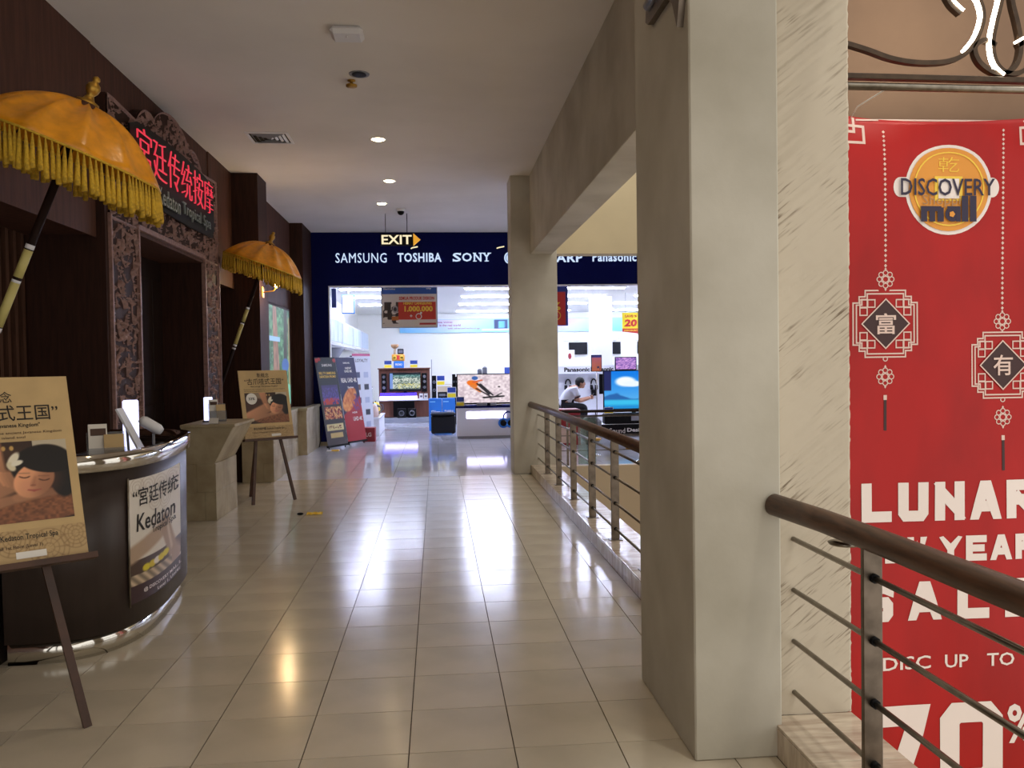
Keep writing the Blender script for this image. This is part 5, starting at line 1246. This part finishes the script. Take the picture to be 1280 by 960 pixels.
# white display wall with lettering and pegs
q = thing('display_partition', 'white free-standing display wall with black brand lettering', 'display', (3.5, 19.7, 0))
B().box(2.6, 6.4, 19.66, 19.72, 0, 1.24, b=.006).build('panel', 'white', q); B().box(2.6, 6.4, 19.44, 19.66, 1.215, 1.245, b=.004).build('shelf', 'white_gloss', q); B().box(2.6, 6.4, 19.66, 19.72, 1.245, 1.41, b=.004).build('header', 'white', q)
for x0, x1 in ((2.97, 3.58), (3.50+.1, 4.14)): Letters().put(Ypos(19.66), 'Panasonic', x0, 1.265, x1, 1.37, d=.003, bold=.045).build('lettering', 'ink', q)
B().box(2.4, 7.4, 24.0, 24.05, 0, 1.62, b=.006).build('partition', 'white', None, 'white half-height partition behind the display wall', 'partition')
for x, lb in ((3.05, 'black headphones on the display wall left of the seated man'), (3.66, 'black headphones on the display wall over the man phone')):
    lb = lb.replace('left of', 'behind the back of').replace('over the man phone', 'in front of the seated man')
    q = thing('headphones', lb, 'headphones', (x, 19.62, .7))
    B().tube([(x+.06*math.cos(a), 19.61, .98+.11*math.sin(a)) for a in [math.pi*k/12 for k in range(13)]], .016, 8).build('headband', 'black', q)
    for s in (-1, 1): B().lathe([(.055, -.03), (.06, 0), (.055, .03), (.0001, .035)], (x+s*.055, 19.60, .90), 14, Matrix.Rotation(math.pi/2, 3, 'Y')).build('ear_cup', 'black', q)
    B().box(x-.06, x+.06, 19.56, 19.66, .70, .84, b=.01).build('holder', 'black', q)
q = thing('poster_stand', 'orange landscape poster on a thin stand near the white column', 'poster', (3.42, 18, 0))
def dusk(u, v):
    img = np.stack([220-30*v, 120-20*v, 70+40*v], -1); img = mix(img, rec(u, v, .4, .05, .9, .3)*(noise2(u, v, 8, 2) > .4), (60, 50, 80)); img = mix(img, rec(u, v, 0, .88, 1, 1), (40, 44, 100)); return img
B().box(3.31, 3.54, 18.0, 18.02, 1.28, 1.64, b=.003).build('frame', 'black', q); picture('print_sheet', Ypos(18.0), 3.325, 3.525, 1.295, 1.625, 24, 36, dusk, q, d=.002); B().tube([(3.425, 18.01, .02), (3.425, 18.01, 1.28)], .01, 8).build('pole', 'steel', q); B().lathe([(.14, 0), (.14, .012), (.02, .025)], (3.425, 18.01, 0), 20).build('base', 'steel', q)
q = thing('white_flyer', 'white flyer with a red flower print by the switched-off television', 'flyer', (4.1, 23.98, 1.62)); B().box(3.65, 3.93, 23.98, 24.0, 1.42, 1.85, b=.002).build('sheet', 'paper_white', q); Letters().disc(Ypos(23.98), 3.79, 1.67, .05, .09, d=.003, n=9).build('flower_print', 'crimson', q)
def citynight(u, v):
    n = noise2(u, v, 16, 7); return np.stack([90+150*n, 60+120*n, 150+90*n], -1)
for x0, x1, lb in ((4.15, 4.66, 'behind the sky-blue television'), (4.85, 5.4, 'past the first purple screen')):
    television('small television with purple city picture '+lb, x0, x1, 1.28, 1.60, 19.50, citynight, 30, 20, 1.246)
q = thing('dark_monitor', 'black upright monitor behind the sky-blue television', 'monitor', (3.66, 18.4, 0)); B().box(3.56, 3.80, 18.4, 18.45, .78, 1.22, b=.006).build('case', 'black', q); B().tube([(3.68, 18.43, .02), (3.68, 18.43, .80)], .02, 8).build('pole', 'black', q); B().box(3.52, 3.84, 18.3, 18.55, 0, .02, b=.004).build('foot', 'black', q)
# sound display counter with the sky-blue television
q = thing('sound_counter', 'black-fronted sound display counter with white lettering', 'counter', (3.9, 16.9, 0))
B().box(3.05, 4.95, 16.62, 17.2, 0, .24, b=.006).build('body', 'white', q); B().box(3.10, 4.95, 16.60, 16.622, .01, .235, b=.003).build('front_panel', 'black', q)
L = Letters(); L.put(Ypos(16.6), 'Sound', 3.40, .06, 3.72, .16, d=.003, bold=.005); L.put(Ypos(16.6), 'Design', 3.76, .06, 4.14, .16, d=.003, bold=.04); L.build('lettering', 'paper_white', q)
q = thing('soundbar', 'long black soundbar on the sound display counter', 'soundbar', (3.9, 16.8, .24)); B().box(3.32, 4.7, 16.66, 16.9, .24, .45, b=.02).build('body', 'black', q); B().box(3.86, 4.05, 16.652, 16.662, .30, .40, b=.004).build('badge', 'grey', q)
television('large television showing blue sky and cloud on the sound counter', 3.36, 4.62, .50, 1.31, 16.95, skyline, 90, 60, .24)
price_card('yellow and blue price card under the sky-blue television', 3.40, 16.64, .45, .19, .13)
q = thing('red_carton', 'red carton on the floor in front of the seated man', 'box', (2.5, 15.3, 0)); B().box(2.15, 2.55, 15.0, 15.5, 0, .64, b=.006).build('carton', 'crimson', q); Letters().rect(Ypos(15.0), 2.15, .50, 2.55, .53, d=.003).build('pale_band', 'red', q); B().box(2.2, 2.36, 14.99, 15.0, .04, .32).build('pink_panel', 'banner_pale', q)
q = thing('dark_bag', 'dark grey bag slumped on the floor by the red carton', 'bag', (2.75, 15.2, 0)); B().box(2.60, 2.95, 15.0, 15.35, 0, .50, b=.09).build('body', 'mid_grey', q); B().tube([(2.68, 15.17, .48), (2.70, 15.17, .60), (2.85, 15.17, .60), (2.87, 15.17, .48)], .012, 8).build('handle', 'black', q)
for x, y, lb in ((2.45, 13.2, 'behind the far railing glass'), (2.95, 12.2, 'beside the far railing post')):
    q = thing('round_stool', 'low round tan stool on a steel stem '+lb, 'stool', (x, y, 0), 'round stools'); B().lathe([(.10, .24), (.12, .26), (.12, .28), (.0001, .29)], (x, y, 0), 22).build('seat', 'gold_metal', q); B().tube([(x, y, .02), (x, y, .25)], .02, 10).build('stem', 'chrome', q); B().lathe([(.12, 0), (.12, .012), (.03, .03)], (x, y, 0), 22).build('base', 'chrome', q)

# ---- seated man looking at his phone
def skin_mesh(name, verts, edges, radii, m, parent, sub=2):
    me = bpy.data.meshes.new(name); me.from_pydata(verts, edges, [])
    o = bpy.data.objects.new(name, me); lk(o, None)
    sk = o.modifiers.new('skin', 'SKIN'); sk.use_smooth_shade = True
    for i, r in enumerate(radii):
        me.skin_vertices[0].data[i].radius = (r, r) if not isinstance(r, tuple) else r
    me.skin_vertices[0].data[0].use_root = True
    sb = o.modifiers.new('sub', 'SUBSURF'); sb.levels = sub; sb.render_levels = sub
    dg = bpy.context.evaluated_depsgraph_get(); nm = bpy.data.meshes.new_from_object(o.evaluated_get(dg)); nm.name = name
    bpy.data.objects.remove(o); nm.materials.clear(); nm.materials.append(MATS[m])
    for p in nm.polygons: p.use_smooth = True
    r = bpy.data.objects.new(name, nm); lk(r, parent)
    if parent is not None: keep(r, parent)
    return r
MY = 17.75
man = thing('person', 'person in a white polo shirt and dark trousers seated hunched over a phone', 'person', (2.75, MY, 0))
def Pm(x, y, z): return (x, MY+y, z)
V = [Pm(2.66, 0, .56), Pm(2.70, 0, .70), Pm(2.80, 0, .83), Pm(2.89, 0, .92), Pm(2.955, 0, .965), Pm(3.0, 0, .99),      # spine, neck
     Pm(2.89, -.17, .905), Pm(2.95, -.20, .66), Pm(3.18, -.10, .72), Pm(3.24, -.07, .74),                              # near arm
     Pm(2.89, .17, .905), Pm(2.95, .20, .66), Pm(3.18, .10, .72), Pm(3.24, .07, .74),
     Pm(2.70, -.10, .54), Pm(3.10, -.13, .55), Pm(3.06, -.13, .10), Pm(3.20, -.13, .05),
     Pm(2.70, .10, .54), Pm(3.10, .13, .55), Pm(3.06, .13, .10), Pm(3.20, .13, .05)]
Ed = [(0, 1), (1, 2), (2, 3), (3, 4), (4, 5), (3, 6), (6, 7), (7, 8), (8, 9), (3, 10), (10, 11), (11, 12), (12, 13), (0, 14), (14, 15), (15, 16), (16, 17), (0, 18), (18, 19), (19, 20), (20, 21)]
Rd = [.13, .125, .13, .11, .058, .05, .06, .045, .032, .026, .06, .045, .032, .026, .09, .068, .045, .04, .09, .068, .045, .04]
body = skin_mesh('body', V, Ed, Rd, 'skin', man)
HX, HZ = 3.03, 1.045
hd = B().sphere((HX, MY, HZ), .098, 18, 12, (.95, .80, 1.12)); hd.sphere((HX+.085, MY, HZ-.02), .02, 8, 6, (1.1, .7, 1.3)); hd.sphere((HX-.01, MY-.08, HZ-.01), .024, 8, 6, (.8, .4, 1.2)); hd.sphere((HX-.01, MY+.08, HZ-.01), .024, 8, 6, (.8, .4, 1.2)); hd.sphere((HX+.045, MY, HZ-.07), .042, 10, 6)
hd.build('head', 'skin', man)
hr = B().sphere((HX-.015, MY, HZ+.034), .105, 18, 12, (.98, .86, .95)); hr.sphere((HX-.05, MY, HZ-.005), .085, 14, 8, (.8, .95, 1.1)); hr.build('hair', 'hair', man)
for s_ in (-1, 1): B().sphere((HX+.085, MY+s_*.034, HZ+.01), .009, 8, 6).build('eye', 'hair', man)
B().box(HX+.08, HX+.089, MY-.024, MY+.024, HZ-.055, HZ-.048, b=.003).build('mouth', 'crimson', man)
Vs = [Pm(2.66, 0, .52)] + V[1:4] + [Pm(2.89, -.17, .905), Pm(2.93, -.20, .76), Pm(2.89, .17, .905), Pm(2.93, .20, .76), Pm(2.92, 0, .945)]
skin_mesh('shirt', Vs, [(0, 1), (1, 2), (2, 3), (3, 4), (4, 5), (3, 6), (6, 7), (3, 8)], [.15, .15, .15, .13, .078, .064, .078, .064, .075], 'shirt', man)
for s_ in (-1, 1): B().tube([Pm(2.925, s_*.2, .77), Pm(2.935, s_*.2, .745)], .066, 12).build('sleeve_trim', 'trousers', man)
skin_mesh('trousers', [Pm(2.65, 0, .54), V[14], V[15], V[16], V[18], V[19], V[20]], [(0, 1), (1, 2), (2, 3), (0, 4), (4, 5), (5, 6)], [.165, .115, .08, .058, .10, .08, .058], 'trousers', man)
for s in (-1, 1):
    for k in range(4): B().tube([Pm(3.25, s*(.05+.004*k), .755-.016*k), Pm(3.285, s*.045, .76-.016*k), Pm(3.295, s*.040, .755-.016*k)], [.009, .008, .006], 6).build('finger', 'skin', man)
    B().tube([Pm(3.24, s*.055, .765), Pm(3.265, s*.05, .78), Pm(3.28, s*.043, .78)], [.010, .009, .007], 6).build('thumb', 'skin', man)
    B().box(3.03, 3.25, MY+s*.13-.045, MY+s*.13+.045, 0, .07, b=.02).build('shoe', 'black', man)
B().obox(Pm(3.265, 0, .72), Pm(3.31, 0, .82), .072, .009, (1, 0, 0)).build('mobile_phone', 'black', None, 'black mobile phone held by the seated person', 'phone')
q = thing('display_stool', 'low black padded stool under the seated person', 'stool', (2.68, MY, 0)); B().lathe([(.17, .36), (.19, .38), (.19, .43), (.0001, .45)], (2.68, MY, 0), 22).build('seat', 'black_leather', q)
for k in range(4):
    a = math.pi/4+k*math.pi/2; B().tube([(2.68+.13*math.cos(a), MY+.13*math.sin(a), .37), (2.68+.17*math.cos(a), MY+.17*math.sin(a), 0)], .014, 8).build('leg', 'steel', q)
